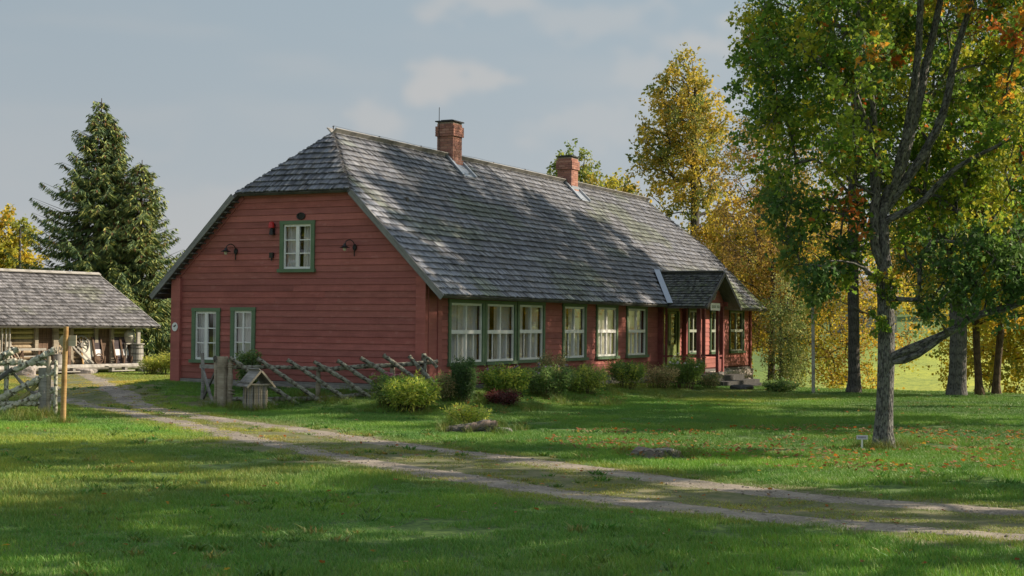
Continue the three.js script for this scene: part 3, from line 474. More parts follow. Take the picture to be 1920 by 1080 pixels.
// lay courses of shingles on a plane: origin o, a along the eaves, b up the slope; inside(s, t) says whether there is roof at (s, t)
function shingles(parent, o, a, b, length, height, inside, { expo = 0.235, width = 0.08, singles = 0, seed = 1, tints = shingleTints, near = null, bright = 1, moss = null, thick = 0.027, skew = 0.03 } = {}) {
  const R = rng(seed), n = a.clone().cross(b).normalize(), L = expo * 1.75, list = [], basis = new THREE.Matrix4().makeBasis(a, b, n), q0 = new THREE.Quaternion().setFromRotationMatrix(basis);
  for (let r = 0; r * expo < height; r++) {
    const rowTone = 0.86 + 0.28 * R(); let s = -R() * width, drift = 0;
    while (s < length) {
      const w = width * (0.65 + 0.7 * R()); drift = clamp(drift + (R() - 0.5) * 0.012, -0.02, 0.02);
      const cs = s + w / 2, ct = r * expo + drift + (R() - 0.5) * 0.13 * expo;
      let top = 0; for (const k of [1.04, 0.8, 0.6, 0.42, 0.27]) if (inside(cs - w * 0.45, ct + L * k) && inside(cs + w * 0.45, ct + L * k)) { top = k; break; }
      if (top && inside(cs, ct + 0.03)) {
        const m = Math.floor(R() * tints.length), patch = 0.8 + 0.4 * fbm(cs * 0.5 + seed * 3, ct * 0.7 + 5, 0, 3), k = rowTone * (R() < 0.16 ? 0.38 + 0.3 * R() : 0.72 + 0.5 * R()) * patch * bright * 0.78;
        const e = new THREE.Quaternion().setFromEuler(new THREE.Euler(-0.075 - R() * 0.035, (R() - 0.5) * 0.05, (R() - 0.5) * 0.05 + skew * (noise(cs * 1.1 + seed, ct * 1.3) - 0.5) + (R() - 0.5) * 0.06));
        const p = o.clone().addScaledVector(a, cs).addScaledVector(b, ct).addScaledVector(n, -0.006 + R() * 0.012);
        list.push({ p, q: q0.clone().multiply(e), w: w / width, m, k, g: Math.max(moss ? moss(cs, ct) : 0, 0.4 * sstep(0.56, 0.74, fbm(cs * 0.45 + seed * 5, ct * 0.8 + 31, 0, 4))), L: Math.min(top, 0.94 + 0.12 * R()), d: near ? p.distanceTo(near) : 0 });
      }
      s += w + (R() < 0.12 ? 0.012 : 0.002);
    }
  }
  if (near) list.sort((x, y) => x.d - y.d);
  const geos = [0, 1, 2].map((k) => shingleGeo(width, L, thick, seed * 10 + k));
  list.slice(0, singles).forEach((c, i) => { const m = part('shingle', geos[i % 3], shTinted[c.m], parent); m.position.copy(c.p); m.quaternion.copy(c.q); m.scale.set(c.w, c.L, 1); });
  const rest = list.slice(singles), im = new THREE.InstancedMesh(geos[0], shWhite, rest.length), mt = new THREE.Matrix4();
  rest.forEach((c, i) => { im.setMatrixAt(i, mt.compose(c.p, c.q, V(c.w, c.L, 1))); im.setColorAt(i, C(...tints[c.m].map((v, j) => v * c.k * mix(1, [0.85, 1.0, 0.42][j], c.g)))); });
  im.name = 'shingles'; im.userData.kind = 'stuff'; im.castShadow = im.receiveShadow = true; parent.add(im);
}
const roof = holder('roof', house);
{
  const { e, He, Hr, hw, zv, zr, L } = HOUSE, cx = -4, Hh = He + slope * (4 + e - hw), dn = (n, t) => n.clone().multiplyScalar(-t);
  const nR = V(slope, 1, 0).normalize(), nL = V(-slope, 1, 0).normalize(), d = 0.035;
  const E0 = V(e, He, zv), E1 = V(e, He, -L - zv), F1 = V(cx + hw, Hh, -L - zv), R1 = V(cx, Hr, -L + zr), R0 = V(cx, Hr, -zr), F0 = V(cx + hw, Hh, zv);
  const lower = (p, n) => p.clone().addScaledVector(n, -d), flip = (p) => V(-8 - p.x, p.y, p.z);
  part('roof_deck', prism([E0, E1, F1, R1, R0, F0].map((p) => lower(p, nR)), dn(nR, 0.09)), M.greyDark, roof);
  part('roof_deck', prism([F0, R0, R1, F1, E1, E0].map((p) => lower(flip(p), nL)), dn(nL, 0.09)), M.greyDark, roof);
  const nH = F0.clone().sub(flip(F0)).cross(R0.clone().sub(flip(F0))).normalize();
  part('roof_deck', prism([flip(F0), F0, R0].map((p) => lower(p, nH)), dn(nH, 0.08)), M.greyDark, roof);
  const nF = V(0, nH.y, -nH.z);
  part('roof_deck', prism([F1, flip(F1), R1].map((p) => lower(p, nF)), dn(nF, 0.08)), M.greyDark, roof);
  // courses on the long slope
  const a = V(0, 0, -1), b = V(-1, slope, 0).normalize(), sl = Math.hypot(4 + e, Hr - He), tH = (Hh - He) / (Hr - He) * sl, len = L + 2 * zv;
  const inLong = (s, t) => { if (s < 0 || s > len || t > sl + 0.02) return false; if (t < tH) return true; const k = (t - tH) / (sl - tH) * (zr + zv); return s > k + 0.02 && s < len - k - 0.02; };
  const pz = 17.5, porchHalf = (t) => 1.95 - (t / Math.SQRT2 + 0.0) * 1.58;                     // no shingles where the porch roof joins
  shingles(roof, E0.clone(), a, b, len, sl, (s, t) => inLong(s, t) && !(Math.abs(s - zv - pz) < Math.min(1.9, porchHalf(t)) && t < 1.6), { moss: (s, t) => sstep(18, 21.5, s) * (1 - sstep(0.8, 2.6, t)) * sstep(0.3, 0.6, fbm(s * 1.5, t * 1.5, 0, 3)) * 0.95, singles: 280, seed: 4, near: V(18.4, 1.56, 31.9) });
  // the half hip over the gable
  const hb = R0.clone().sub(V(cx, Hh, zv)), hl = hb.length(); hb.normalize();
  shingles(roof, flip(F0).addScaledVector(V(1, 0, 0), -0.06), V(1, 0, 0), hb, 2 * hw + 0.12, hl, (s, t) => Math.abs(s - hw - 0.06) < (hw + 0.05) * (1 - t / hl) + 0.01 && t < hl + 0.02, { seed: 6, expo: 0.235, width: 0.062, bright: 0.85, skew: 0.2, thick: 0.026 });
  // ridge boards, verge boards, soffit laths
  part('ridge_board', bar(V(cx + 0.085, Hr - 0.03, -zr + 0.1), V(cx + 0.085, Hr - 0.03, -L + zr - 0.1), 0.22, 0.03, Math.PI / 4), M.grey, roof);
  part('ridge_board', bar(V(cx - 0.07, Hr - 0.01, -zr + 0.1), V(cx - 0.07, Hr - 0.01, -L + zr - 0.1), 0.22, 0.03, -Math.PI / 4), M.grey, roof);
  for (const [p, q] of [[E0, F0], [flip(E0), flip(F0)]]) {
    const up = V(0, -0.075, 0.02);
    part('verge_board', bar(p.clone().add(up), q.clone().add(up), 0.035, 0.15), M.verge, roof);
  }
  for (const [p, q] of [[E1, F1], [flip(E1), flip(F1)]]) part('verge_board', bar(p.clone().add(V(0, -0.075, -0.02)), q.clone().add(V(0, -0.075, -0.02)), 0.035, 0.15), M.verge, roof);
  // laths showing under the overhang on the left
  for (let i = 0; i < 20; i++) { const t = (i + 0.4) / 20, p = flip(E0).lerp(flip(F0), t); part('lath', box(p.x + 0.07, p.y - 0.15, 0.02, 0.12, 0.035, 0.44), M.greyDark, roof); }
  // lightning conductor along the ridge
  const wire = []; for (let z = -zr; z > -L + zr; z -= 1.2) wire.push(V(cx, Hr + 0.12 + 0.012 * Math.sin(z * 3), z));
  part('lightning_wire', new THREE.TubeGeometry(new THREE.CatmullRomCurve3(wire), 60, 0.004, 4), M.iron, roof);
  for (let z = -zr; z > -L + zr; z -= 2.4) part('wire_clamp', [box(cx, Hr + 0.07, z, 0.02, 0.1, 0.02), box(cx, Hr + 0.11, z, 0.04, 0.02, 0.04)], M.iron, roof);
}
// chimneys of individual bricks
function chimney(x, z, top, w, d, rod) {
  const c = holder('chimney', house), R = rng(Math.round(z * -13)), bl = 0.25, bh = 0.071, gap = 0.009, y0 = 6.0, n = Math.floor((top - y0) / (bh + gap));
  const bGeo = new Map(), brickAt = (lx, ly, lz, sx, sz) => { const key = `${sx.toFixed(2)}_${sz.toFixed(2)}`; if (!bGeo.has(key)) bGeo.set(key, box(0, 0, 0, sx, bh, sz)); const b = part('brick', bGeo.get(key), M.bricks[Math.min(3, Math.floor(R() * 4.4) % 4)], c); b.position.set(x + lx, ly, z + lz); };
  part('mortar_core', box(x, (y0 + top) / 2, z, w - 0.02, top - y0 - 0.03, d - 0.02), M.mortar, c);
  for (let k = 0; k < n; k++) {
    const y = y0 + (k + 0.5) * (bh + gap), grow = k >= n - 5 && k < n - 1 ? 0.045 : k >= n - 15 - 2 && k < n - 15 + 1 ? 0.04 : 0, W = w + 2 * grow, D = d + 2 * grow, odd = k % 2;
    if (y < 6.15) continue;
    for (const [len, axis] of [[W, 0], [D, 1]]) for (const s of [-1, 1]) {
      const edge = (axis ? W : D) / 2 - 0.055; let p = -len / 2 + (axis ? 0.112 : 0), first = true; const end = len / 2 - (axis ? 0.112 : 0);
      while (p < end - 0.02) { const L = Math.min((first && odd) ? 0.12 : bl, end - p); if (L > 0.03) axis ? brickAt(s * edge, y, p + L / 2, 0.11, L - gap) : brickAt(p + L / 2, y, s * edge, L - gap, 0.11); p += L; first = false; }
    }
  }
  part('chimney_cap', [box(x, top + 0.015, z, w + 0.1, 0.035, d + 0.1), box(x, top + 0.05, z, w * 0.7, 0.04, d * 0.7)], M.black, c);
  // tin flashing on the slope below and beside
  const fy = (xx) => HOUSE.He + slope * (HOUSE.e - xx) + 0.035, xr = x + w / 2, q = (xx, zz, l = 0) => V(xx, fy(xx) + l, zz);
  part('flashing', [prism([q(xr + 0.42, z - d / 2 - 0.13), q(xr + 0.42, z + d / 2 + 0.13), q(xr + 0.34, z + d / 2 + 0.13), q(xr + 0.34, z - d / 2 - 0.13)].reverse(), V(0, -0.02, 0)),
    prism([q(xr, z - d / 2 - 0.02), q(xr, z + d / 2 + 0.02), q(xr + 0.36, z + d / 2 + 0.02), q(xr + 0.36, z - d / 2 - 0.02)], V(0, -0.02, 0)),
    bar(q(-3.96, z + d / 2 + 0.05, 0.05), q(xr + 0.45, z + d / 2 + 0.13, 0.03), 0.12, 0.07), bar(q(-3.96, z - d / 2 - 0.05, 0.05), q(xr + 0.45, z - d / 2 - 0.13, 0.03), 0.12, 0.07), box(xr + 0.02, fy(xr) + 0.02, z, 0.03, 0.2, d + 0.05)], M.tin, c);
  if (rod) part('lightning_rod', [new THREE.CylinderGeometry(0.011, 0.014, 2.0, 5).translate(x - w / 2 + 0.1, top - 0.55, z + d / 2 + 0.05)], M.iron, c);
}
chimney(-4.0, -8.3, 7.9, 0.58, 0.58, true); chimney(-3.95, -17.2, 7.74, 0.58, 0.58, false);

// ---------------------------------------------------------------- the porch
{
  const pz = -17.5, hwid = 1.86, xo = 2.0, ye = 2.25, yr = 3.46, pr = holder('porch', house);
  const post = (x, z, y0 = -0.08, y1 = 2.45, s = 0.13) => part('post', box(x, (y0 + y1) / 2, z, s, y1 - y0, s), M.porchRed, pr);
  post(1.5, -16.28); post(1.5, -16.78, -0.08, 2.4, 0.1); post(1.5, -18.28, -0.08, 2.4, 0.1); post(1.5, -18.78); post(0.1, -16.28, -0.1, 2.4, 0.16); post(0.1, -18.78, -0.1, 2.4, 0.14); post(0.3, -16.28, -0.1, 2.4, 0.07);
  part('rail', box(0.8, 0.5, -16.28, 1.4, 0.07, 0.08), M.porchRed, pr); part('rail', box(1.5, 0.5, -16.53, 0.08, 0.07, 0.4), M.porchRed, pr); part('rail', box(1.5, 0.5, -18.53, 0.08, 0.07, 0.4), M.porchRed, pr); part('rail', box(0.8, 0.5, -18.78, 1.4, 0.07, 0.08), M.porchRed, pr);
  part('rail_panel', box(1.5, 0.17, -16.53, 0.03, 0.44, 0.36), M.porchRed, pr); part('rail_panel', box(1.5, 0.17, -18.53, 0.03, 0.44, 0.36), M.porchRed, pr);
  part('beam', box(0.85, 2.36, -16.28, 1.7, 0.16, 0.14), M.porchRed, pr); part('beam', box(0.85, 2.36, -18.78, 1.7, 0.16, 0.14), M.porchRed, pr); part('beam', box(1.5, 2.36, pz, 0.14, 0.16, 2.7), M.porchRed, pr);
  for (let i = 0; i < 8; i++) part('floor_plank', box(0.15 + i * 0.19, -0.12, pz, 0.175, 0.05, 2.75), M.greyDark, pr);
  part('platform', box(0.8, -0.3, pz, 1.45, 0.28, 2.6), M.stoneDark, pr);
  // gable boards above the beam
  const sp = (yr - ye) / hwid;
  for (let k = 0; k < 6; k++) { const y0 = 2.44 + k * 0.16, y1 = y0 + 0.155, h0 = hwid - 0.05 - (y0 - ye) / sp, h1 = hwid - 0.05 - (y1 - ye) / sp; if (h1 < 0.03) break; const b = part('gable_board', boardGeo(-h0, h0, -h1, h1, y0, y1, k * 1.7), M.redB, pr); b.rotation.y = Math.PI / 2; b.position.set(1.52, 0, pz); }
  // roof slopes, running back to the main roof
  const a = V(-1, 0, 0), lenAt = (y) => xo - (HOUSE.e - (y - HOUSE.He) / slope);
  for (const s of [1, -1]) {
    const b = V(0, yr - ye, -s * hwid).normalize(), eave = V(xo, ye, pz + s * hwid), backE = V(HOUSE.e - 0.1, ye, pz + s * hwid), backR = V(HOUSE.e - (yr - HOUSE.He) / slope - 0.1, yr, pz), rid = V(xo, yr, pz), n = s > 0 ? a.clone().cross(b).negate() : a.clone().cross(b);
    const poly = s > 0 ? [eave, rid, backR, backE] : [rid, eave, backE, backR]; const nn = V(0, hwid, s * (yr - ye)).normalize();
    part('porch_deck', prism(poly.map((p) => p.clone().addScaledVector(nn, -0.03)), nn.clone().multiplyScalar(-0.07)), M.greyDark, pr);
    const sl = Math.hypot(hwid, yr - ye), from = s > 0 ? V(-1.2, ye, pz + hwid) : V(xo, ye, pz - hwid), along = s > 0 ? V(1, 0, 0) : V(-1, 0, 0);
    const back = (t) => HOUSE.e - (ye + t / sl * (yr - ye) - HOUSE.He) / slope - 0.06;
    shingles(pr, from, along, b, 3.2, sl, (q, t) => { const x = s > 0 ? -1.2 + q : xo - q; return x > back(t) && x < xo && t < sl + 0.02; }, { expo: 0.16, width: 0.085, seed: 20 + s, thick: 0.024, bright: 0.95, tints: [[0.16, 0.17, 0.16], [0.2, 0.205, 0.19], [0.125, 0.135, 0.125], [0.22, 0.225, 0.2], [0.17, 0.19, 0.13]] });
    part('verge_board', bar(V(xo + 0.02, ye - 0.06, pz + s * (hwid + 0.02)), V(xo + 0.02, yr - 0.05, pz), 0.035, 0.13), M.greyDark, pr);
    part('ridge_board', bar(V(xo, yr + 0.025, pz + s * 0.06), V(-0.5, yr + 0.025, pz + s * 0.06), 0.15, 0.025, -s * 0.55), M.grey, pr);
    part('valley_flashing', bar(V(HOUSE.e + 0.08, ye + 0.1, pz + s * (hwid + 0.04)), V(-0.5, yr + 0.12, pz + s * 0.1), 0.2, 0.02, 0), M.tin, pr);
  }
  // steps of dark granite
  const st = [[1.75, -0.28, pz - 0.6, 0.5, 0.2, 3.6], [2.1, -0.46, pz - 0.9, 0.55, 0.2, 4.2], [2.55, -0.62, pz - 1.3, 0.6, 0.22, 4.4]];
  for (const [x, y, z, w, h, d] of st) { const g = new THREE.BoxGeometry(w, h, d, 4, 2, 14), p = g.attributes.position; for (let i = 0; i < p.count; i++) { const X = p.getX(i), Y = p.getY(i), Z = p.getZ(i); p.setXYZ(i, X + 0.05 * (noise(Z * 3 + x * 9, Y * 4 + 7) - 0.5), Y + 0.035 * (noise(Z * 2.3 + 40, X * 3 + x * 5) - 0.5), Z + 0.05 * (noise(X * 4 + 3, Y * 5 + 9) - 0.5)); } metricLoose(g); g.computeVertexNormals(); const m = part('stone_step', g, M.stoneDark, pr); m.position.set(x, y, z); }
}
function metricLoose(g) { const p = g.attributes.position, uv = g.attributes.uv; for (let i = 0; i < p.count; i++) uv.setXY(i, p.getZ(i) + p.getX(i), p.getY(i) + p.getX(i) * 0.7); }

// ---------------------------------------------------------------- fittings on the house
function wallLamp(x, y, label) {
  const t = thing('wall_lamp', label, 'lamp', [x, y, 0.03], 0, 'goose-neck lamps on the gable'); t.scale.setScalar(0.7);
  part('back_plate', [new THREE.CylinderGeometry(0.075, 0.085, 0.05, 14).rotateX(Math.PI / 2).scale(1, 1.5, 1).translate(0, -0.03, 0.03)], M.black, t);
  part('bracket', [box(-0.01, -0.22, 0.03, 0.03, 0.26, 0.03)], M.black, t);
  const c = new THREE.CatmullRomCurve3([V(0, 0.02, 0.05), V(0.0, 0.16, 0.11), V(-0.08, 0.24, 0.22), V(-0.17, 0.18, 0.34), V(-0.2, 0.04, 0.38)]);
  part('neck', new THREE.TubeGeometry(c, 20, 0.017, 6), M.black, t);
  const sh = part('shade', new THREE.LatheGeometry([[0.03, 0.1], [0.05, 0.09], [0.055, 0.04], [0.10, 0.0], [0.19, -0.05], [0.19, -0.06], [0.095, -0.015], [0.04, 0.03]].map(([a, b]) => new THREE.Vector2(a, b)), 20), M.black, t); sh.position.set(-0.2, 0, 0.38);
  const b = part('bulb', new THREE.SphereGeometry(0.07, 14, 10), M.cream, t); b.position.set(-0.2, -0.1, 0.38); b.scale.y = 1.2;
}
wallLamp(-5.9, 3.48, 'black goose-neck wall lamp left of the small gable window'); wallLamp(-2.12, 3.53, 'black goose-neck wall lamp right of the small gable window');
{
  const t = thing('alarm_beacon', 'small red alarm beacon with black horn left of the upper gable window', 'alarm', [-4.69, 4.03, 0.03]);
  part('beacon', [new THREE.CylinderGeometry(0.07, 0.085, 0.13, 14).translate(0, 0.1, 0.09), new THREE.SphereGeometry(0.07, 12, 8).scale(1, 0.5, 1).translate(0, 0.165, 0.09)], std({ color: C(0.5, 0.02, 0.02), roughness: 0.3 }), t);
  part('horn', [new THREE.CylinderGeometry(0.05, 0.07, 0.16, 12).translate(0, -0.07, 0.08), box(0, 0.0, 0.02, 0.12, 0.3, 0.03)], M.black, t);
  const v = thing('wall_vent', 'round dark vent grille above the upper gable window', 'vent', [-3.81, 4.36, 0.02]);
  part('ring', new THREE.TorusGeometry(0.1, 0.022, 8, 20).scale(1.15, 0.8, 1).translate(0, 0, 0.02), M.black, v); part('plate', new THREE.CylinderGeometry(0.1, 0.1, 0.03, 20).rotateX(Math.PI / 2).scale(1.1, 0.78, 1), M.black, v);
  for (let k = -2; k <= 2; k++) part('slat', box(0, k * 0.028, 0.022, 0.17 - Math.abs(k) * 0.03, 0.01, 0.012), M.iron, v);
  const j = thing('junction_box', 'small black junction box low left of the upper gable window', 'junction box', [-4.71, 3.34, 0.03]);
  part('cover', box(0, 0, 0.04, 0.11, 0.14, 0.07), M.black, j); part('gland', new THREE.CylinderGeometry(0.02, 0.02, 0.09, 8).translate(0, -0.1, 0.04), M.black, j);
  const p = thing('house_plaque', 'small oval white plaque with a black mark on the left corner casing', 'plaque', [-7.87, 1.41, 0.118]);
  part('plate', new THREE.CylinderGeometry(0.10, 0.10, 0.02, 24).rotateX(Math.PI / 2).scale(0.95, 1.2, 1).translate(0, 0, 0.011), M.white, p);
  part('mark', [new THREE.SphereGeometry(0.03, 10, 6).scale(1.5, 0.75, 0.15).rotateZ(0.35).translate(-0.005, 0.02, 0.024), new THREE.SphereGeometry(0.018, 8, 6).scale(1, 1, 0.2).translate(0.03, 0.045, 0.024)], M.black, p);
  // sign and horseshoe on the porch gable; the lettering is too small to read in the photograph
  const s = thing('porch_sign', 'small white name board over the porch entrance', 'sign', [1.63, 2.25, -17.55], Math.PI / 2);
  part('board', box(0, 0, 0.02, 1.02, 0.26, 0.03), M.white, s);
  const R = rng(3), bits = []; for (let i = 0, x = -0.36; i < 11; i++) { const w = 0.035 + R() * 0.02; if (i !== 6) { bits.push(box(x, 0.005, 0.038, 0.012, 0.1, 0.006), box(x + w * 0.55, (R() - 0.5) * 0.07, 0.0385, w * 0.6, 0.016, 0.006)); } x += w + 0.03; }
  part('lettering', bits, M.darkGreen, s);
  const h = thing('horseshoe', 'pale oval horseshoe ring on the porch gable above the sign', 'horseshoe', [1.6, 2.74, -17.5], Math.PI / 2);
  part('ring', new THREE.TubeGeometry(new THREE.CatmullRomCurve3([V(-0.13, 0.22, 0.02), V(-0.2, 0.05, 0.02), V(-0.14, -0.14, 0.02), V(0, -0.22, 0.02), V(0.14, -0.14, 0.02), V(0.2, 0.05, 0.02), V(0.13, 0.22, 0.02)]), 24, 0.03, 6), M.greyPale, h);
  for (const s2 of [-1, 1]) part('nail', new THREE.SphereGeometry(0.018, 6, 5).translate(s2 * 0.19, 0.06, 0.045), M.iron, h);
}
// ---------------------------------------------------------------- the log barn and what stands on its platform
const barnAt = (() => { const phi = 1.40, o = V(-22.5, 0, -16.0), X = V(Math.cos(phi), 0, -Math.sin(phi)), Z = V(Math.sin(phi), 0, Math.cos(phi)); return { phi, o, p: (x, y, z) => o.clone().addScaledVector(X, x).addScaledVector(Z, z).setY(y) }; })();
{
  const b = thing('log_barn', 'low grey log barn with weathered shingle roof and open front platform', 'barn', [barnAt.o.x, 0, barnAt.o.z], barnAt.phi), R = rng(41), W = 15, g0 = -0.5, top = 1.55, zw = -0.7;
  part('beam', pole(V(0.05, -0.3, -0.05), V(-7.6, -0.32, -0.05), 0.125, 0.13, { seg: 8, sides: 9, wobble: 0.05, bend: 0.02, seed: 2 }), M.greyPale, b);
  part('beam', pole(V(-7.65, -0.32, -0.05), V(-W, -0.33, -0.05), 0.13, 0.12, { seg: 8, sides: 9, wobble: 0.05, bend: 0.02, seed: 3 }), M.greyPale, b);
  for (let k = 0; k < 7; k++) part('floor_plank', box(-W / 2, -0.225, -0.12 - k * 0.18, W, 0.04, 0.17), M.greyPale, b);
  for (const x of [-0.3, -2.9, -5.2, -8, -11]) { const s = part('corner_stone', rock(0.3, 0.18, 0.26, x + 50), M.stone, b); s.position.set(x, -0.52, -0.1); }
  // wall logs in three bays, upper ones greener
  const n = 9, lh = 0.2;
  for (const [x0, x1] of [[-0.4, -1.5], [-2.3, -4.25], [-5.15, -W]]) for (let k = 0; k < n; k++) { const y = -0.1 + k * lh + R() * 0.01; part('log', pole(V(x0, y, zw), V(x1, y + (R() - 0.5) * 0.02, zw), 0.105, 0.1, { seg: 6, sides: 8, wobble: 0.04, bend: 0.008, seed: 60 + k }), k > 4 ? M.logMoss : M.logWood, b); }
  part('back_wall', [box(-W / 2, 0.7, zw - 0.25, W - 0.8, 2.2, 0.1), box(-0.55, 0.7, zw - 2.4, 0.2, 2.2, 4.6), box(-W / 2, 0.7, zw - 4.6, W, 2.2, 0.2)], M.logWood, b);
  for (const [x0, x1] of [[-1.5, -2.3], [-4.25, -5.15]]) for (let k = 0; k < 5; k++) part('door_plank', box(x0 + (k + 0.5) * (x1 - x0) / 5, 0.55, zw + 0.02, Math.abs(x1 - x0) / 5 - 0.01, 1.5, 0.05), M.brownWood, b);
  part('lintel', box(-1.9, 1.4, zw + 0.03, 0.95, 0.34, 0.2), M.logMoss, b); part('lintel', box(-4.7, 1.46, zw + 0.03, 1.0, 0.2, 0.2), M.logMoss, b);
  for (const x of [-0.45, -1.5, -2.3, -3.5, -4.25, -5.15, -6.75, -8.6, -11.9]) part('post', box(x, 0.65, x === -0.45 ? -0.2 : zw + 0.13, x === -4.25 ? 0.24 : 0.15, 1.75, 0.12), x > -1 ? M.greyPale : M.postWood, b);
  for (const x of [-6.62, -6.78, -6.95]) part('rain_pole', pole(V(x, -0.2, zw + 0.5), V(x + 0.06, 1.5, zw + 0.45), 0.04, 0.035, { seg: 4, sides: 6, seed: 5 }), M.greyPale, b);
  part('small_board', box(-6.5, 0.62, zw + 0.28, 0.26, 0.2, 0.03), M.greyPale, b);
  part('eave_beam', pole(V(0.45, 1.38, -0.35), V(-W, 1.38, -0.35), 0.09, 0.09, { seg: 6, sides: 8, seed: 9, wobble: 0.03 }), M.logMoss, b);
  const rf = holder('roof', b), ye = 1.36, yr = 3.55, zr = -3.35, ze = 0.12, sl = Math.hypot(yr - ye, ze - zr), up = V(0, yr - ye, zr - ze).normalize();
  const nrm = V(0, ze - zr, yr - ye).normalize();
  part('roof_deck', prism([V(0.43, ye, ze), V(-0.06, yr, zr), V(-W, yr, zr), V(-W, ye, ze)].map((p) => p.addScaledVector(nrm, -0.035)), nrm.clone().multiplyScalar(-0.08)), M.greyDark, rf);
  part('roof_deck', prism([V(-0.06, yr, zr), V(0.43, ye, 2 * zr - ze), V(-W, ye, 2 * zr - ze), V(-W, yr, zr)].map((p) => p.add(V(0, -0.04, 0))), V(0, -0.08, 0)), M.greyDark, rf);
  shingles(rf, V(-W, ye, ze), V(1, 0, 0), up, W + 0.6, sl, (s, t) => t < sl + 0.02 && s < W + 0.45 - t / sl * 0.49, { expo: 0.25, width: 0.12, seed: 33, thick: 0.026, skew: 0.25, singles: 0, tints: [[0.275, 0.268, 0.28], [0.33, 0.322, 0.332], [0.225, 0.22, 0.23], [0.37, 0.36, 0.37], [0.30, 0.29, 0.30]] });
  part('ridge_board', bar(V(-0.04, yr + 0.03, zr + 0.07), V(-W, yr + 0.03, zr + 0.07), 0.2, 0.03, 0.5), M.greyPale, rf);
  part('verge_board', bar(V(0.44, ye - 0.04, ze), V(-0.05, yr - 0.04, zr), 0.03, 0.1), M.greyPale, rf);
  part('gable_wall', prism([V(-0.3, 1.3, zr + 2.5), V(-0.3, 1.3, zr - 2.5), V(-0.3, yr - 0.3, zr)], V(-0.06, 0, 0)), M.logWood, b);

  const on = (name, label, cat, x, z, turn = 0, group) => thing(name, label, cat, barnAt.p(x, -0.2, z).toArray(), barnAt.phi + turn, group);
  // wagon wheel hung on the wall
  const wh = thing('wagon_wheel', 'old spoked wooden wagon wheel hanging on the log barn wall', 'wheel', barnAt.p(-3.07, 0.58, zw + 0.2).toArray(), barnAt.phi);
  part('rim', new THREE.TorusGeometry(0.36, 0.036, 8, 32), M.grey, wh); part('hub', new THREE.CylinderGeometry(0.09, 0.09, 0.16, 12).rotateX(Math.PI / 2), M.grey, wh);
  for (let k = 0; k < 10; k++) { const a = k / 10 * 6.283; part('spoke', bar(V(Math.cos(a) * 0.08, Math.sin(a) * 0.08, 0), V(Math.cos(a) * 0.35, Math.sin(a) * 0.35, 0), 0.032, 0.025), M.grey, wh); }
  // leaning sledges with white sheets
  const sledge = (x, label) => {
    const t = on('leaning_sledge', label, 'sledge', x, -0.35, 0, 'dark sledges leaning on the barn'); const q = holder('body', t); q.rotation.x = -0.2;
    for (const s of [-1, 1]) part('runner', [bar(V(s * 0.2, 0.0, 0.1), V(s * 0.2, 1.12, 0.02), 0.05, 0.06), bar(V(s * 0.2, 0.0, 0.1), V(s * 0.2, 0.28, 0.2), 0.045, 0.05)], M.brownWood, q);
    part('back_panel', box(0, 0.84, 0.0, 0.4, 0.54, 0.03), M.purpleWood, q); part('white_sheet', box(0.0, 0.47, 0.03, 0.32, 0.26, 0.006), M.paper, q);
    for (let k = 0; k < 4; k++) part('slat', box(0, 0.06 + k * 0.075, 0.03, 0.38, 0.05, 0.025), M.purpleWood, q);
    return t;
  };
  sledge(-2.3, 'dark leaning sledge with white sheet beside the pale panel on the barn platform'); sledge(-1.31, 'dark leaning sledge with white sheet right of the barn door post'); sledge(-0.93, 'dark leaning sledge with white sheet nearest the barrel');
  const pn = on('leaning_screen', 'pale framed wooden panel leaning on the barn wall beside the wheel', 'screen', -2.76, -0.4); { const q = holder('panel_body', pn); q.rotation.x = -0.22; part('sheet', box(0, 0.5, 0.02, 0.5, 0.98, 0.03), M.panel, q); part('frame', [box(-0.29, 0.55, 0.02, 0.06, 1.1, 0.05), box(0.29, 0.55, 0.02, 0.06, 1.1, 0.05), box(0, 1.07, 0.02, 0.52, 0.09, 0.05)], M.yellowWood, q); part('stick', bar(V(0.12, 0.9, 0.05), V(0.16, 1.5, 0.02), 0.035, 0.035), M.postWood, q); }
  const br = on('barrel', 'grey wooden barrel at the right end of the barn platform', 'barrel', -0.42, -0.33);
  for (let k = 0; k < 16; k++) { const a = k / 16 * 6.283; const s = part('stave', new THREE.LatheGeometry([[0.285, 0], [0.30, 0.4], [0.27, 0.78]].map(([r, y]) => new THREE.Vector2(r, y)), 2, a, 6.283 / 16 - 0.03), k % 3 ? M.grey : M.greyPale, br); s.material.side = THREE.DoubleSide; }
  for (const y of [0.14, 0.4, 0.64]) part('hoop', new THREE.TorusGeometry(y === 0.4 ? 0.302 : 0.294, 0.014, 6, 28).rotateX(Math.PI / 2).translate(0, y, 0), M.iron, br);
  part('lid', new THREE.CylinderGeometry(0.33, 0.33, 0.04, 20).translate(0, 0.81, 0), M.greyPale, br);
  const bs = thing('stacked_baskets', 'pale upturned baskets stacked behind the barrel on the barn platform', 'basket', barnAt.p(-0.66, 0.65, -0.5).toArray(), barnAt.phi);
  part('lower_basket', new THREE.LatheGeometry([[0.0, 0.0], [0.18, 0.0], [0.25, 0.24], [0.23, 0.24], [0.16, 0.03], [0, 0.03]].map(([r, y]) => new THREE.Vector2(r, y)), 16), M.greyPale, bs); part('upper_basket', new THREE.LatheGeometry([[0.24, 0.26], [0.2, 0.42], [0.1, 0.52], [0.0, 0.54]].map(([r, y]) => new THREE.Vector2(r, y)), 16), M.panel, bs); part('stem', bar(V(0.02, 0.5, 0), V(0.16, 0.66, 0), 0.04, 0.04), M.greyPale, bs);
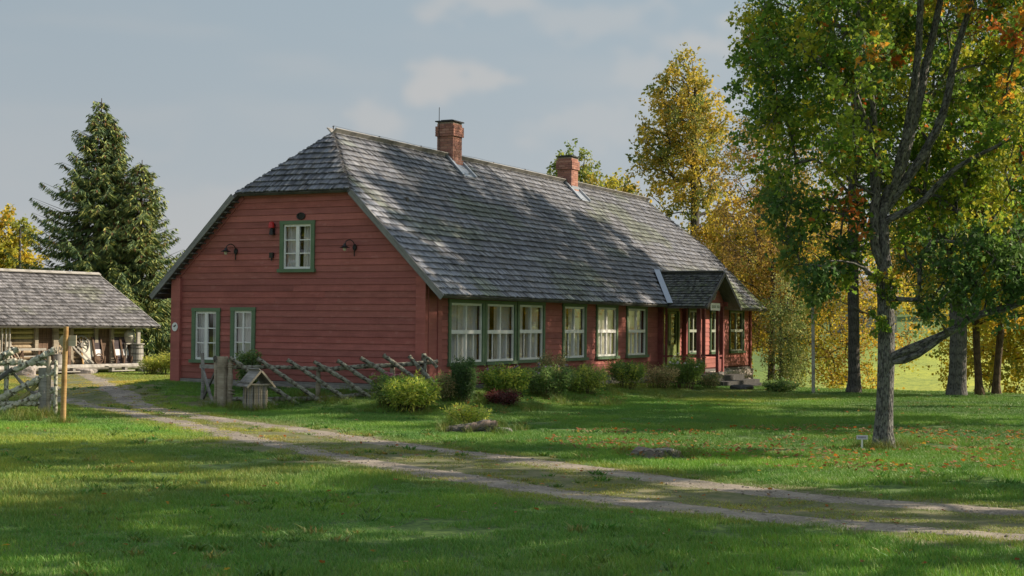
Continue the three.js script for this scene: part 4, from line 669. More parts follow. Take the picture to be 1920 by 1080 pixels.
  part('shelf', box(0, -0.03, 0, 0.6, 0.05, 0.4), M.greyPale, bs); part('leg', box(-0.25, -0.45, 0, 0.05, 0.8, 0.3), M.grey, bs); part('leg', box(0.25, -0.45, 0, 0.05, 0.8, 0.3), M.grey, bs);
  // saw horse, plough, crate, bench, stones, log
  const trestle = (x, z, label, L) => { const t = on('saw_horse', label, 'saw horse', x, z); part('top_beam', bar(V(-L / 2, 0.62, 0), V(L / 2, 0.62, 0), 0.08, 0.09), M.greyPale, t); for (const s of [-1, 1]) for (const q of [-1, 1]) part('leg', bar(V(s * (L / 2 - 0.2), 0.6, 0), V(s * (L / 2 - 0.08), 0.0, q * 0.24), 0.05, 0.05), M.brownWood, t); part('stretcher', bar(V(-L / 2 + 0.25, 0.35, 0), V(L / 2 - 0.25, 0.35, 0), 0.05, 0.04), M.greyPale, t); };
  trestle(-5.48, -0.35, 'wooden saw horse on the barn platform behind the left rail fence', 1.25);
  const pl = on('plough', 'old wooden plough with splayed handles on the barn platform under the wheel', 'plough', -3.5, -0.3);
  part('handle', bar(V(-0.15, 0.75, 0), V(0.55, 0.05, 0.1), 0.045, 0.06), M.greyPale, pl); part('handle', bar(V(-0.02, 0.72, 0.15), V(0.7, 0.05, 0.25), 0.045, 0.06), M.greyPale, pl); part('post', box(-0.3, 0.4, 0, 0.12, 0.8, 0.1), M.brownWood, pl); part('blade', rock(0.2, 0.16, 0.1, 3).translate(0.95, 0.2, 0.1), M.brownWood, pl); part('wheel', new THREE.TorusGeometry(0.2, 0.025, 6, 20).translate(1.0, 0.22, 0.2), M.brownWood, pl);
  const kg = on('work_block', 'wooden chopping block with tools on the barn platform left of the signpost', 'block', -4.34, -0.3); part('block', new THREE.CylinderGeometry(0.17, 0.19, 0.42, 14).translate(0, 0.21, 0), M.grey, kg); for (let k = 0; k < 4; k++) part('tool', bar(V(-0.1 + k * 0.07, 0.42, 0), V(-0.25 + k * 0.16, 0.72, 0.05), 0.03, 0.03), M.greyPale, kg);
  const bo = on('leaning_boards', 'reddish boards leaning on the barn wall above the left fence', 'boards', -6.28, -0.42); for (let k = 0; k < 3; k++) part('plank', bar(V(k * 0.16, 0, 0.25), V(k * 0.12 - 0.25, 0.85, -0.2), 0.13, 0.03), k === 1 ? M.brownWood : M.postWood, bo);
  const bench = (x, label, L) => { const t = thing('low_bench', label, 'bench', barnAt.p(x, -0.5, 0.35).toArray(), barnAt.phi); part('seat', box(0, 0.22, 0, L, 0.05, 0.26), M.greyPale, t); part('lower_plank', box(0.15, 0.05, 0.06, L, 0.04, 0.22), M.greyPale, t); for (const s of [-1, 1]) part('leg', box(s * (L / 2 - 0.25), 0.1, 0, 0.12, 0.2, 0.22), M.grey, t); };
  bench(-1.89, 'low grey plank bench in front of the barn platform under the sledges', 1.15); bench(-4.5, 'low pale plank bench in front of the barn platform beside the signpost', 1.3);
  const st = (x, z, sx, sy, sz, label, seed) => { const t = part('field_stone', rock(sx, sy, sz, seed, 2), M.stonePale, scene); t.position.copy(barnAt.p(x, ground(...[barnAt.p(x, 0, z).x, barnAt.p(x, 0, z).z]) + sy * 0.4, z)); t.rotation.y = seed; tag(t, label, 'stone', 'field stones by the barn'); };
  st(-6.4, 0.6, 0.42, 0.24, 0.34, 'large pale boulder on the grass before the barn behind the left fence', 4); st(-3.64, 0.35, 0.45, 0.16, 0.3, 'flat pale slab of stone leaning below the barn platform', 7); st(-0.1, 0.35, 0.3, 0.16, 0.25, 'pale stone at the right end of the barn platform', 9);
}

// ---------------------------------------------------------------- fences, gate, signpost, bin
const onG = (v) => { v.y = ground(v.x, v.z) - 0.06; return v; };
function lumps(geo, amount, seed) { const p = geo.attributes.position, n = geo.attributes.normal; for (let i = 0; i < p.count; i++) { const x = p.getX(i), y = p.getY(i), z = p.getZ(i), q = Math.pow(noise(x * 24 + seed + 90, y * 24 + 90, z * 24 + 90.5), 1.5) * amount; p.setXYZ(i, x + n.getX(i) * q, y + n.getY(i) * q, z + n.getZ(i) * q); } geo.computeVertexNormals(); return geo; }
{
  const f = thing('slanted_pole_fence', 'rustic fence of slanted lichen covered poles before the red gable', 'fence', [0, 0, 0]);
  const poles = [[[-3.82, 0.69, 2.95], [-2.21, -0.55, 2.06]], [[-3.39, -0.06, 2.68], [-2.67, -0.59, 2.35]], [[-3.26, 0.67, 2.59], [-1.69, -0.54, 1.72]], [[-2.65, 0.64, 2.2], [-1.17, -0.5, 1.39]], [[-2.1, 0.6, 1.85], [-0.68, -0.44, 1.07]], [[-1.62, 0.63, 1.54], [-0.04, -0.46, 0.66]], [[-1.15, 0.7, 1.23], [0.29, -0.3, 0.45]], [[-0.67, 0.77, 0.93], [0.32, -0.02, 0.47]], [[-0.14, 0.75, 0.58], [0.46, 0.08, 0.34]], [[0.15, 0.79, 0.4], [0.5, 0.48, 0.31]]];
  poles.forEach(([a, b], i) => part('slanted_pole', lumps(pole(V(...a), V(...b), i === 9 ? 0.028 : 0.042, i === 9 ? 0.032 : 0.047, { seg: 46, sides: 12, wobble: 0.16, bend: 0.03, seed: 100 + i }), 0.028, i), M.lichenPole, f));
  for (const [a, b, r, i] of [[[-3.82, 0.44, 2.85], [-2.0, 0.42, 1.69], 0.04, 1], [[-2.05, 0.40, 1.71], [-1.08, 0.5, 1.09], 0.05, 2], [[-1.2, 0.49, 1.17], [0.42, 0.62, 0.14], 0.05, 3], [[-3.81, -0.33, 2.85], [-1.75, -0.29, 1.53], 0.045, 4], [[-1.94, -0.31, 1.65], [0.42, -0.07, 0.13], 0.05, 5]]) part('rail', lumps(pole(V(...a), V(...b), r, r * 0.95, { seg: 40, sides: 10, wobble: 0.14, bend: 0.03, seed: 120 + i }), 0.024, i), M.lichenPole, f);
  part('post', pole(V(-2.10, 0.38, 1.66), V(-2.09, -0.7, 1.66), 0.058, 0.062, { seg: 5, sides: 9, seed: 131 }), M.postWood, f); part('post', pole(V(-0.56, 0.62, 0.66), V(-0.55, -0.6, 0.66), 0.06, 0.062, { seg: 5, sides: 9, seed: 132 }), M.postWood, f); part('post', pole(V(0.1, 0.82, 0.27), V(0.1, -0.6, 0.27), 0.055, 0.06, { seg: 5, sides: 9, seed: 133 }), M.lichenPole, f); part('post', pole(V(0.22, 0.72, 0.4), V(0.22, -0.6, 0.4), 0.045, 0.05, { seg: 5, sides: 9, seed: 134 }), M.lichenPole, f);
  part('gate_post', box(-4.04, 0.05, 2.95, 0.2, 1.32, 0.16), M.postWood, f); part('post', lumps(pole(V(-3.85, 0.69, 2.86), V(-3.85, -0.65, 2.86), 0.06, 0.07, { seg: 12, sides: 10, wobble: 0.2, seed: 135 }), 0.02, 3), M.postWood, f);
  for (let k = 0; k < 4; k++) part('withy_ring', new THREE.TorusGeometry(0.085, 0.018, 6, 14).rotateX(1.4).translate(-3.85, 0.5 - [0, 0.05, 0.62, 0.7][k], 2.86), M.postWood, f);

  const g = thing('wooden_gate', 'narrow grey wooden gate frame with crossed braces beside the gate post', 'gate', [0, 0, 0]);
  part('upright', pole(V(-5.37, 0.76, 2.07), V(-5.32, -0.6, 2.11), 0.045, 0.05, { seg: 5, sides: 8, seed: 141 }), M.grey, g); part('upright', pole(V(-4.36, 0.66, 2.81), V(-4.31, -0.6, 2.84), 0.05, 0.055, { seg: 5, sides: 8, seed: 142 }), M.postWood, g);
  part('post_cap', pole(V(-4.36, 0.6, 2.81), V(-4.36, 0.7, 2.81), 0.07, 0.06, { seg: 3, sides: 9, seed: 150 }), M.lichenPole, g);
  part('top_rail', bar(V(-5.5, 0.42, 1.97), V(-4.3, 0.45, 2.83), 0.05, 0.1), M.grey, g); part('bottom_rail', bar(V(-5.46, -0.5, 2.0), V(-4.35, -0.47, 2.8), 0.05, 0.08), M.grey, g);
  part('brace', bar(V(-5.29, 0.36, 2.15), V(-4.5, -0.49, 2.72), 0.05, 0.09), M.grey, g); part('brace', bar(V(-4.42, 0.36, 2.72), V(-5.42, -0.5, 2.0), 0.04, 0.06), M.greyDark, g);

  const lf = thing('lichen_rail_fence', 'pale lichen crusted pole fence end at the left edge of the yard', 'fence', [0, 0, 0]);
  const lp = [[[-6.81, 0.49, 8.38], [-5.97, 0.92, 7.76], 0.055], [[-6.63, 0.06, 8.24], [-5.33, 0.90, 7.27], 0.06], [[-6.62, -0.43, 8.24], [-5.33, 0.42, 7.27], 0.058], [[-6.6, -0.66, 8.25], [-5.33, 0.01, 7.27], 0.058], [[-6.81, 0.56, 8.36], [-5.40, 0.60, 7.32], 0.055], [[-6.8, -0.3, 8.35], [-5.38, -0.29, 7.31], 0.05]];
  lp.map(([a, b, r]) => [a, b, r * 0.8]).forEach(([a, b, r], i) => part(i < 4 ? 'slanted_pole' : 'rail', lumps(pole(V(...a), V(...b), r, r * 0.95, { seg: 70, sides: 18, wobble: 0.2, bend: 0.04, seed: 160 + i }), 0.06, i * 3), M.lichenHeavy, lf));
  part('brace', pole(V(-6.53, 0.02, 8.24), V(-6.0, 0.48, 7.86), 0.055, 0.05, { seg: 8, sides: 8, seed: 171 }), M.greyDark, lf); part('brace', pole(V(-6.1, 0.38, 7.75), V(-5.6, -0.2, 7.36), 0.035, 0.04, { seg: 6, sides: 8, seed: 172 }), M.grey, lf); part('brace', pole(V(-5.6, 0.2, 7.38), V(-6.0, -0.3, 7.7), 0.045, 0.045, { seg: 6, sides: 8, seed: 173 }), M.logMoss, lf);
  part('post', pole(V(-6.2, 0.8, 7.84), V(-6.2, -0.65, 7.84), 0.05, 0.055, { seg: 6, sides: 9, seed: 174 }), M.lichenHeavy, lf); part('post', pole(V(-5.56, 0.5, 7.38), V(-5.54, -0.65, 7.38), 0.12, 0.13, { seg: 6, sides: 12, wobble: 0.08, seed: 175 }), M.grey, lf);
  part('post', pole(V(-5.42, 0.76, 7.38), V(-5.40, -0.65, 7.38), 0.05, 0.06, { seg: 6, sides: 9, seed: 176 }), M.postWood, lf); part('post', lumps(pole(V(-5.3, 0.66, 7.28), V(-5.3, -0.65, 7.28), 0.03, 0.035, { seg: 12, sides: 9, wobble: 0.3, seed: 177 }), 0.03, 9), M.lichenHeavy, lf);

  const s = thing('signpost', 'tall yellow brown wooden signpost with two short boards by the dirt track', 'signpost', [-3.36, ground(-3.36, 9.07), 9.07]);
  part('post', pole(V(0, -0.1, 0), V(0.035, 2.0, -0.01), 0.06, 0.05, { seg: 8, sides: 10, wobble: 0.04, bend: 0.01, seed: 181 }), M.yellowWood, s);
  part('sign_board', box(0.16, 1.71, -0.03, 0.17, 0.22, 0.03).rotateY(0.35), M.signWood, s);
  const ar = new THREE.Shape([[0, -0.12], [0.08, -0.12], [0.08, 0.12], [0, 0.12], [-0.1, 0.0]].map(([x, y]) => new THREE.Vector2(x, y))), ag = new THREE.ExtrudeGeometry(ar, { depth: 0.03, bevelEnabled: false }); ag.translate(-0.07, 1.7, -0.03);
  part('arrow_board', ag, M.signWood, s);

  // bin clad in slim round sticks, with a little plank roof
  const bx = -2.75, bz = 3.35, b = thing('stick_clad_bin', 'small square bin clad in upright sticks under a plank gable roof', 'bin', [bx, ground(bx, bz) - 0.02, bz], Math.atan2(0.895, 0.446)), hs = 0.2, R = rng(191);
  part('box', box(0, 0.33, 0, 0.36, 0.64, 0.36), M.greyDark, b);
  for (let k = 0; k < 4; k++) for (let i = 0; i < 8; i++) { const u = -hs + 0.025 + i * (2 * hs - 0.05) / 7, [x, z] = [[u, hs], [u, -hs], [hs, u], [-hs, u]][k]; part('stick', pole(V(x, 0.02, z), V(x + (R() - 0.5) * 0.01, 0.66 - R() * 0.02, z), 0.026, 0.023, { seg: 3, sides: 7, seed: i + k * 9, wobble: 0.1 }), i % 3 ? M.postWood : M.grey, b); }
  // local z is the gable's normal
  part('cross_bar', pole(V(-0.32, 0.66, 0.22), V(0.3, 0.65, 0.24), 0.028, 0.03, { seg: 5, sides: 8, seed: 4 }), M.postWood, b);
  for (const q of [-1, 1]) { for (let i = 0; i < 5; i++) { const z0 = -0.29 + i * 0.118; part('roof_plank', prism([V(q * 0.36, 0.62, z0), V(q * 0.36, 0.62, z0 + 0.112), V(0, 1.0, z0 + 0.112), V(0, 1.0, z0)], V(q * -0.01, -0.022, 0)), M.grey, b); }
    part('roof_batten', box(q * 0.3, 0.71, 0, 0.02, 0.03, 0.6).rotateZ(0), M.grey, b);
    part('barge_board', bar(V(q * 0.37, 0.585, 0.3), V(q * 0.01, 0.975, 0.3), 0.02, 0.045), M.postWood, b); }
  part('ridge_cap', bar(V(-0.03, 1.0, -0.3), V(-0.03, 1.0, 0.31), 0.1, 0.02, 0.75), M.grey, b);

  // stump, rotten log, tree plate
  const sx = 9.94, sz = 9.88, stp = thing('tree_stump', 'low wide weathered tree stump in the grass beside the track', 'stump', [sx, ground(sx, sz), sz]);
  const sg = new THREE.CylinderGeometry(0.5, 0.62, 0.16, 40, 4), p = sg.attributes.position; for (let i = 0; i < p.count; i++) { const a = Math.atan2(p.getZ(i), p.getX(i)), q = 0.78 + 0.5 * noise(Math.cos(a) * 2.2 + 9, Math.sin(a) * 2.2 + 9) + 0.16 * noise(Math.cos(a) * 9 + 9, Math.sin(a) * 9 + 9); p.setXYZ(i, p.getX(i) * q * 0.9, p.getY(i) + 0.05 + 0.12 * (noise(p.getX(i) * 4 + 7, p.getZ(i) * 4 + 3) - 0.5), p.getZ(i) * q * 0.75); } sg.computeVertexNormals();
  part('wood', sg, std({ map: greyWood, color: C(0.85, 0.74, 0.68), bumpMap: grainTex, bumpScale: 0.02 }), stp); stp.scale.set(0.66, 0.9, 0.66); for (let k = 0; k < 7; k++) { const a = k * 0.9 + 0.2; part('root', pole(V(Math.cos(a) * 0.35, 0.06, Math.sin(a) * 0.3), V(Math.cos(a) * (0.68 + 0.1 * (k % 3)), -0.06, Math.sin(a) * 0.55), 0.09, 0.05, { seg: 5, sides: 7, wobble: 0.3, seed: 200 + k }), M.barkDark, stp); } part('bark_top', box(0.22, 0.135, -0.05, 0.42, 0.03, 0.3), M.grey, stp);
  const lx = 5.04, lz = 6.7, lg = thing('rotten_log', 'weathered rotten log chunk lying in the sunlit grass before the flower bed', 'log', [lx, ground(lx, lz), lz], 0.45); lg.scale.setScalar(0.8);
  part('log', lumps(pole(V(-0.75, 0.02, 0.05), V(0.36, 0.15, 0), 0.11, 0.17, { seg: 14, sides: 14, wobble: 0.16, bend: 0.04, seed: 211 }), 0.06, 2), M.barkDark, lg); part('split_wood', lumps(pole(V(-0.3, 0.09, 0.1), V(0.45, 0.2, 0.06), 0.08, 0.11, { seg: 10, sides: 10, wobble: 0.3, seed: 212 }), 0.04, 8), std({ map: scaled(grainCol([0.10, 0.065, 0.05], [0.32, 0.24, 0.19]), 2, 4), bumpMap: grainTex, bumpScale: 0.02 }), lg); part('loose_piece', rock(0.22, 0.1, 0.1, 5, 2).translate(0.62, 0.03, -0.32), M.grey, lg);
  const tx = 12.52, tz = 6.75, tp = thing('tree_plate', 'tiny white name plate on a stake at the foot of the oak', 'sign', [tx, ground(tx, tz), tz], 0.4);
  part('stake', box(0, 0.1, 0, 0.03, 0.24, 0.02), M.white, tp); part('plate', box(0, 0.23, 0.012, 0.19, 0.07, 0.012), std({ color: C(0.62, 0.6, 0.72) }), tp); const pr = []; for (let k = 0; k < 6; k++) pr.push(box(-0.06 + k * 0.022, 0.232, 0.02, 0.012, 0.028, 0.003)); part('lettering', pr, std({ color: C(0.18, 0.17, 0.25) }), tp);
  const px = 5.97, pz = -14.6, ut = thing('utility_pole', 'slim pale grey pole standing beyond the house corner', 'pole', [px, ground(px, pz) - 0.3, pz]); part('shaft', pole(V(0, 0, 0), V(-0.03, 3.35, 0), 0.06, 0.05, { seg: 6, sides: 8, wobble: 0.02, seed: 221 }), M.greyPale, ut); part('cap', new THREE.CylinderGeometry(0.055, 0.06, 0.06, 8).translate(-0.03, 3.37, 0), M.grey, ut);
  // a few low boulders by the steps
  const bl = (x, z, s, label) => { const m = part('flat_stone', rock(s, s * 0.35, s * 0.7, x * 3 + 20, 2), M.stoneDark, scene); m.position.set(x, ground(x, z) + s * 0.1, z); tag(m, label, 'stone'); };
  bl(3.4, -15.2, 0.4, 'dark flat stone in the grass right of the porch steps');
  // distant plank shed on the far slope
  const sh = thing('far_shed', 'pale grey plank shed far off on the meadow behind the trees', 'shed', [-9.6, ground(-9.6, -88), -88], 0.35);
  for (let k = 0; k < 12; k++) part('plank', box(0, 0.15 + k * 0.24, 2.0, 5, 0.215, 0.05), M.greyPale, sh); part('body', box(0, 1.4, 0, 4.9, 2.9, 3.9), M.grey, sh); part('roof', [prism([V(-2.8, 2.75, 2.4), V(2.8, 2.75, 2.4), V(2.8, 4.4, 0), V(-2.8, 4.4, 0)], V(0, -0.1, 0)), prism([V(2.8, 2.75, -2.4), V(-2.8, 2.75, -2.4), V(-2.8, 4.4, 0), V(2.8, 4.4, 0)], V(0, -0.1, 0))], M.grey, sh);
}
// ---------------------------------------------------------------- trees: a grown skeleton of tapering limbs, and a crown of separate leaves
class Leaves {
  constructor() { this.p = []; this.n = []; this.c = []; this.i = []; this.k = 0; }
  // a folded leaf: base, two sides, tip; lobed leaves get two more points a side
  add(x, y, z, dir, nor, L, W, col, lobed) {
    const s = nor.clone().cross(dir).normalize(), u = s.clone(), f = nor, o = this.k, put = (a, b, h) => { this.p.push(x + dir.x * a + u.x * b + f.x * h, y + dir.y * a + u.y * b + f.y * h, z + dir.z * a + u.z * b + f.z * h); this.n.push(f.x, f.y, f.z); this.c.push(col[0], col[1], col[2]); this.k++; };
    if (!lobed) { put(0, 0, 0); put(L * 0.42, W / 2, W * 0.16); put(L, 0, -L * 0.06); put(L * 0.42, -W / 2, W * 0.16); this.i.push(o, o + 2, o + 1, o, o + 3, o + 2); }
    else { put(0, 0, 0); put(L * 0.3, W * 0.36, W * 0.1); put(L * 0.45, W * 0.2, W * 0.06); put(L * 0.66, W * 0.5, W * 0.12); put(L, 0.0, -L * 0.05); put(L * 0.66, -W * 0.5, W * 0.12); put(L * 0.45, -W * 0.2, W * 0.06); put(L * 0.3, -W * 0.36, W * 0.1); this.i.push(o, o + 2, o + 1, o, o + 6, o + 2, o, o + 7, o + 6, o + 2, o + 4, o + 3, o + 2, o + 6, o + 4, o + 6, o + 5, o + 4); }
  }
  geo() { const g = new THREE.BufferGeometry(); g.setAttribute('position', new THREE.Float32BufferAttribute(this.p, 3)); g.setAttribute('normal', new THREE.Float32BufferAttribute(this.n, 3)); g.setAttribute('color', new THREE.Float32BufferAttribute(this.c, 3)); g.setIndex(this.k > 65535 ? new THREE.Uint32BufferAttribute(this.i, 1) : this.i); return g; }
}
const unit = (R) => { const z = R() * 2 - 1, a = R() * 6.283, s = Math.sqrt(1 - z * z); return V(Math.cos(a) * s, z, Math.sin(a) * s); };
const gauss = (R) => (R() + R() + R() - 1.5) * 1.15;
const pick = (R, pal) => { let t = R() * pal.reduce((s, p) => s + p[3], 0); for (const p of pal) { t -= p[3]; if (t <= 0) return p; } return pal[0]; };
// clumps fill an egg-shaped crown, thinner towards its middle, with lumps and bays in the outline
function crown(R, n, cx, cy, cz, rx, ry, rz, { r0 = 0.35, r1 = 0.7, seed = 1, lump = 0.45, taper = 0, cut = null } = {}) {
  const out = []; let guard = 0;
  while (out.length < n && guard++ < n * 30) {
    const d = unit(R), q = Math.pow(R(), 0.42), lim = 1 - lump * noise(d.x * 1.7 + seed * 7 + 20, d.y * 1.7 + 20, d.z * 1.7 + 20.5), h = d.y * q, tp = 1 - taper * (h + 1) / 2;
    const p = V(cx + d.x * q * lim * rx * tp * 1.15, cy + h * ry * mix(1, lim, 0.4), cz + d.z * q * lim * rz * tp * 1.15); if (cut && cut(p, R)) continue;
    out.push({ p, r: mix(r0, r1, R()) });
  }
  return out;
}
function growTree({ name, label, category = 'tree', group, at, lean = [0, 0], height, trunkR, trunkTop = 0.75, limbs = [], clumps, seed, leaves, leafL, leafW, palette, bark, lobed = false, minBranch = 1.5, minR = 0.008, droop = 0, hang = 0, rise = 0.14, sink = 0.1, twigs = true, clumpMix = 0.78, mat = M.leaf, flare = 0.5, sides = 10, ownTrunk = null }) {
  const R = rng(seed), y0 = ground(at[0], at[1]) - sink, t = thing(name, label, category, [at[0], y0, at[1]], 0, group);
  const N = [], add = (p, parent, lock = 0) => { N.push({ p, parent, w: 0, lock, kids: [] }); if (parent >= 0) N[parent].kids.push(N.length - 1); return N.length - 1; };
  let last = add(V(0, 0, 0), -1); const th = height * trunkTop, nt = Math.max(6, Math.round(th / 0.4)), trunkPts = ownTrunk ?? null;
  for (let i = 1; i <= nt; i++) { const k = i / nt; last = add(trunkPts ? trunkPts(k) : V(lean[0] * k * th + 0.06 * trunkR * 4 * Math.sin(k * 5 + seed), th * k, lean[1] * k * th + 0.05 * trunkR * 4 * Math.sin(k * 4 + seed * 2)), last); }
  // limbs given by hand: [start height, ...points]
  for (const L of limbs) { let from = 0, best = 1e9; N.forEach((q, i) => { const d = q.p.distanceTo(L.pts[0]); if (d < best) { best = d; from = i; } }); const cv = new THREE.CatmullRomCurve3([N[from].p, ...L.pts.slice(1)]), n = Math.max(3, Math.round(cv.getLength() / 0.3)); for (let i = 1; i <= n; i++) from = add(cv.getPoint(i / n).add(V(gauss(R), gauss(R), gauss(R)).multiplyScalar(0.012)), from, mix(L.r0, L.r1, i / n)); }
  const order = clumps.map((c) => ({ ...c, key: Math.hypot(c.p.x, c.p.z) + 0.3 * Math.max(0, c.p.y - th) })).sort((a, b) => a.key - b.key), ends = [];
  for (const c of order) {
    let best = 1e9, from = 0;
    for (let i = 0; i < N.length; i++) { const q = N[i].p; if (q.y < minBranch && N[i].lock === 0) continue; const dx = q.x - c.p.x, dz = q.z - c.p.z, hd = Math.hypot(dx, dz), dy = c.p.y - q.y, cost = Math.hypot(hd, dy) + Math.max(0, 0.35 * hd - dy) * 0.8; if (cost < best) { best = cost; from = i; } }
    const a = N[from].p, d = a.distanceTo(c.p), n = Math.max(1, Math.round(d / 0.38)), mid = a.clone().lerp(c.p, 0.5).add(V(gauss(R) * 0.12 * d, rise * d, gauss(R) * 0.12 * d)); let prev = from;
    for (let i = 1; i <= n; i++) { const k = i / n, p = a.clone().multiplyScalar((1 - k) * (1 - k)).addScaledVector(mid, 2 * k * (1 - k)).addScaledVector(c.p, k * k); if (i < n) p.add(V(gauss(R), gauss(R), gauss(R)).multiplyScalar(0.03)); prev = add(p, prev); }
    N[prev].w += 1; ends.push({ ...c, dir: c.p.clone().sub(a).normalize() });
  }
  for (let i = N.length - 1; i > 0; i--) N[N[i].parent].w += N[i].w;
  const tot = Math.max(1, N[0].w), rad = N.map((q) => Math.max(q.lock, Math.max(minR, trunkR * Math.pow(q.w / tot, 0.52))));
  for (let i = 0; i <= nt; i++) { const k = i / nt; rad[i] = Math.max(rad[i] * 0.9, trunkR * (1 - 0.8 * k) * (ownTrunk ? 1 : 1)) ; const h = N[i].p.y; rad[i] *= 1 + flare * Math.exp(-h / 0.28); }
  const tubes = [], chains = [[0, -1]];
  while (chains.length) {
    let [i, from] = chains.pop(); const pts = [], rs = []; if (from >= 0) { pts.push(N[from].p); rs.push(Math.min(rad[i] * 1.15, rad[from])); }
    for (;;) { pts.push(N[i].p); rs.push(rad[i]); const kids = N[i].kids; if (!kids.length) break; let m = kids[0]; for (const k of kids) if (rad[k] > rad[m]) m = k; if (i < nt && kids.includes(i + 1)) m = i + 1; for (const k of kids) if (k !== m) chains.push([k, i]); i = m; }
    if (pts.length > 1) { const r = rs[0]; tubes.push(tube(pts, rs, r > 0.09 ? sides : r > 0.03 ? 6 : 4, r > 0.06 ? 0.08 : 0, R, false)); }
  }
  const lv = new Leaves(), twig = [], per = Math.max(4, Math.round(leaves / ends.length)), rSum = ends.reduce((s, c) => s + c.r * c.r, 0) / ends.length;
  for (const c of ends) {
    const base = pick(R, c.pal ?? palette), nTw = 6, tw = [];
    for (let k = 0; k < nTw; k++) { const d = unit(R).addScaledVector(c.dir, 0.5); d.y -= droop; d.normalize(); tw.push(d.multiplyScalar(c.r * (0.75 + 0.6 * R()))); }
    if (twigs) for (const d of tw) twig.push(tube([c.p, c.p.clone().addScaledVector(d, 0.55).add(V(0, 0.04, 0)), c.p.clone().add(d)], [0.009, 0.006, 0.003], 3, 0, R, false));
    const cnt = Math.round(per * clamp(c.r * c.r / rSum, 0.4, 2) * (c.den ?? 1));
    for (let k = 0; k < cnt; k++) {
      const d = tw[Math.floor(R() * nTw)], s = Math.pow(R(), 0.6), q = c.p.clone().addScaledVector(d, s).add(V(gauss(R), gauss(R), gauss(R)).multiplyScalar(c.r * 0.26));
      if (hang) q.y -= hang * Math.pow(R(), 0.8) * (0.4 + 0.6 * s);
      const n = unit(R); n.y = n.y * 0.8 + 0.12; n.normalize(); const dir = unit(R).addScaledVector(d, 0.6 / c.r); dir.y -= 0.35 + hang * 0.6; dir.addScaledVector(n, -dir.dot(n)).normalize();
      const col = R() < clumpMix ? base : pick(R, c.pal ?? palette), j = 0.75 + 0.5 * R(), z = 0.72 + 0.56 * R();
      lv.add(q.x, q.y, q.z, dir, n, leafL * z, leafW * z, [col[0] * j * (0.92 + 0.16 * R()), col[1] * j, col[2] * j], lobed);
    }
  }
  part('trunk', tubes, bark, t); if (twigs) part('twigs', twig, bark, t);
  if (leaves) stuff(part('crown', lv.geo(), mat, t));
  return t;
}
const GREEN = [[0.168, 0.288, 0.036, 4], [0.112, 0.214, 0.037, 3], [0.276, 0.372, 0.041, 3.5], [0.504, 0.504, 0.052, 2.6], [0.694, 0.36, 0.041, 0.7], [0.653, 0.204, 0.041, 0.4]];
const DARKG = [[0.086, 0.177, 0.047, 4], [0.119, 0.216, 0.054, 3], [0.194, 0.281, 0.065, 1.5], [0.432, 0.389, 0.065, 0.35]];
const YELLOW = [[0.66, 0.52, 0.05, 4], [0.58, 0.49, 0.055, 3.5], [0.48, 0.46, 0.06, 2.5], [0.68, 0.43, 0.045, 1.2], [0.32, 0.35, 0.055, 1.5]];
const OLIVE = [[0.466, 0.389, 0.062, 3], [0.59, 0.435, 0.062, 3], [0.31, 0.31, 0.062, 3], [0.202, 0.248, 0.054, 2], [0.714, 0.513, 0.062, 1.2]];
const RUST = [[0.46, 0.30, 0.075, 3], [0.40, 0.28, 0.08, 3], [0.54, 0.38, 0.07, 2.5], [0.30, 0.21, 0.08, 2], [0.36, 0.34, 0.07, 2]];
const PALE = [[0.432, 0.486, 0.18, 3], [0.324, 0.414, 0.144, 3], [0.54, 0.576, 0.216, 2], [0.234, 0.324, 0.108, 2]];
const camR = V(0.894, 0, -0.448), camT = V(0.448, 0, 0.894), rel = (r, u, t) => V(0, u, 0).addScaledVector(camR, r).addScaledVector(camT, t);   // right, up, towards the yard's near side
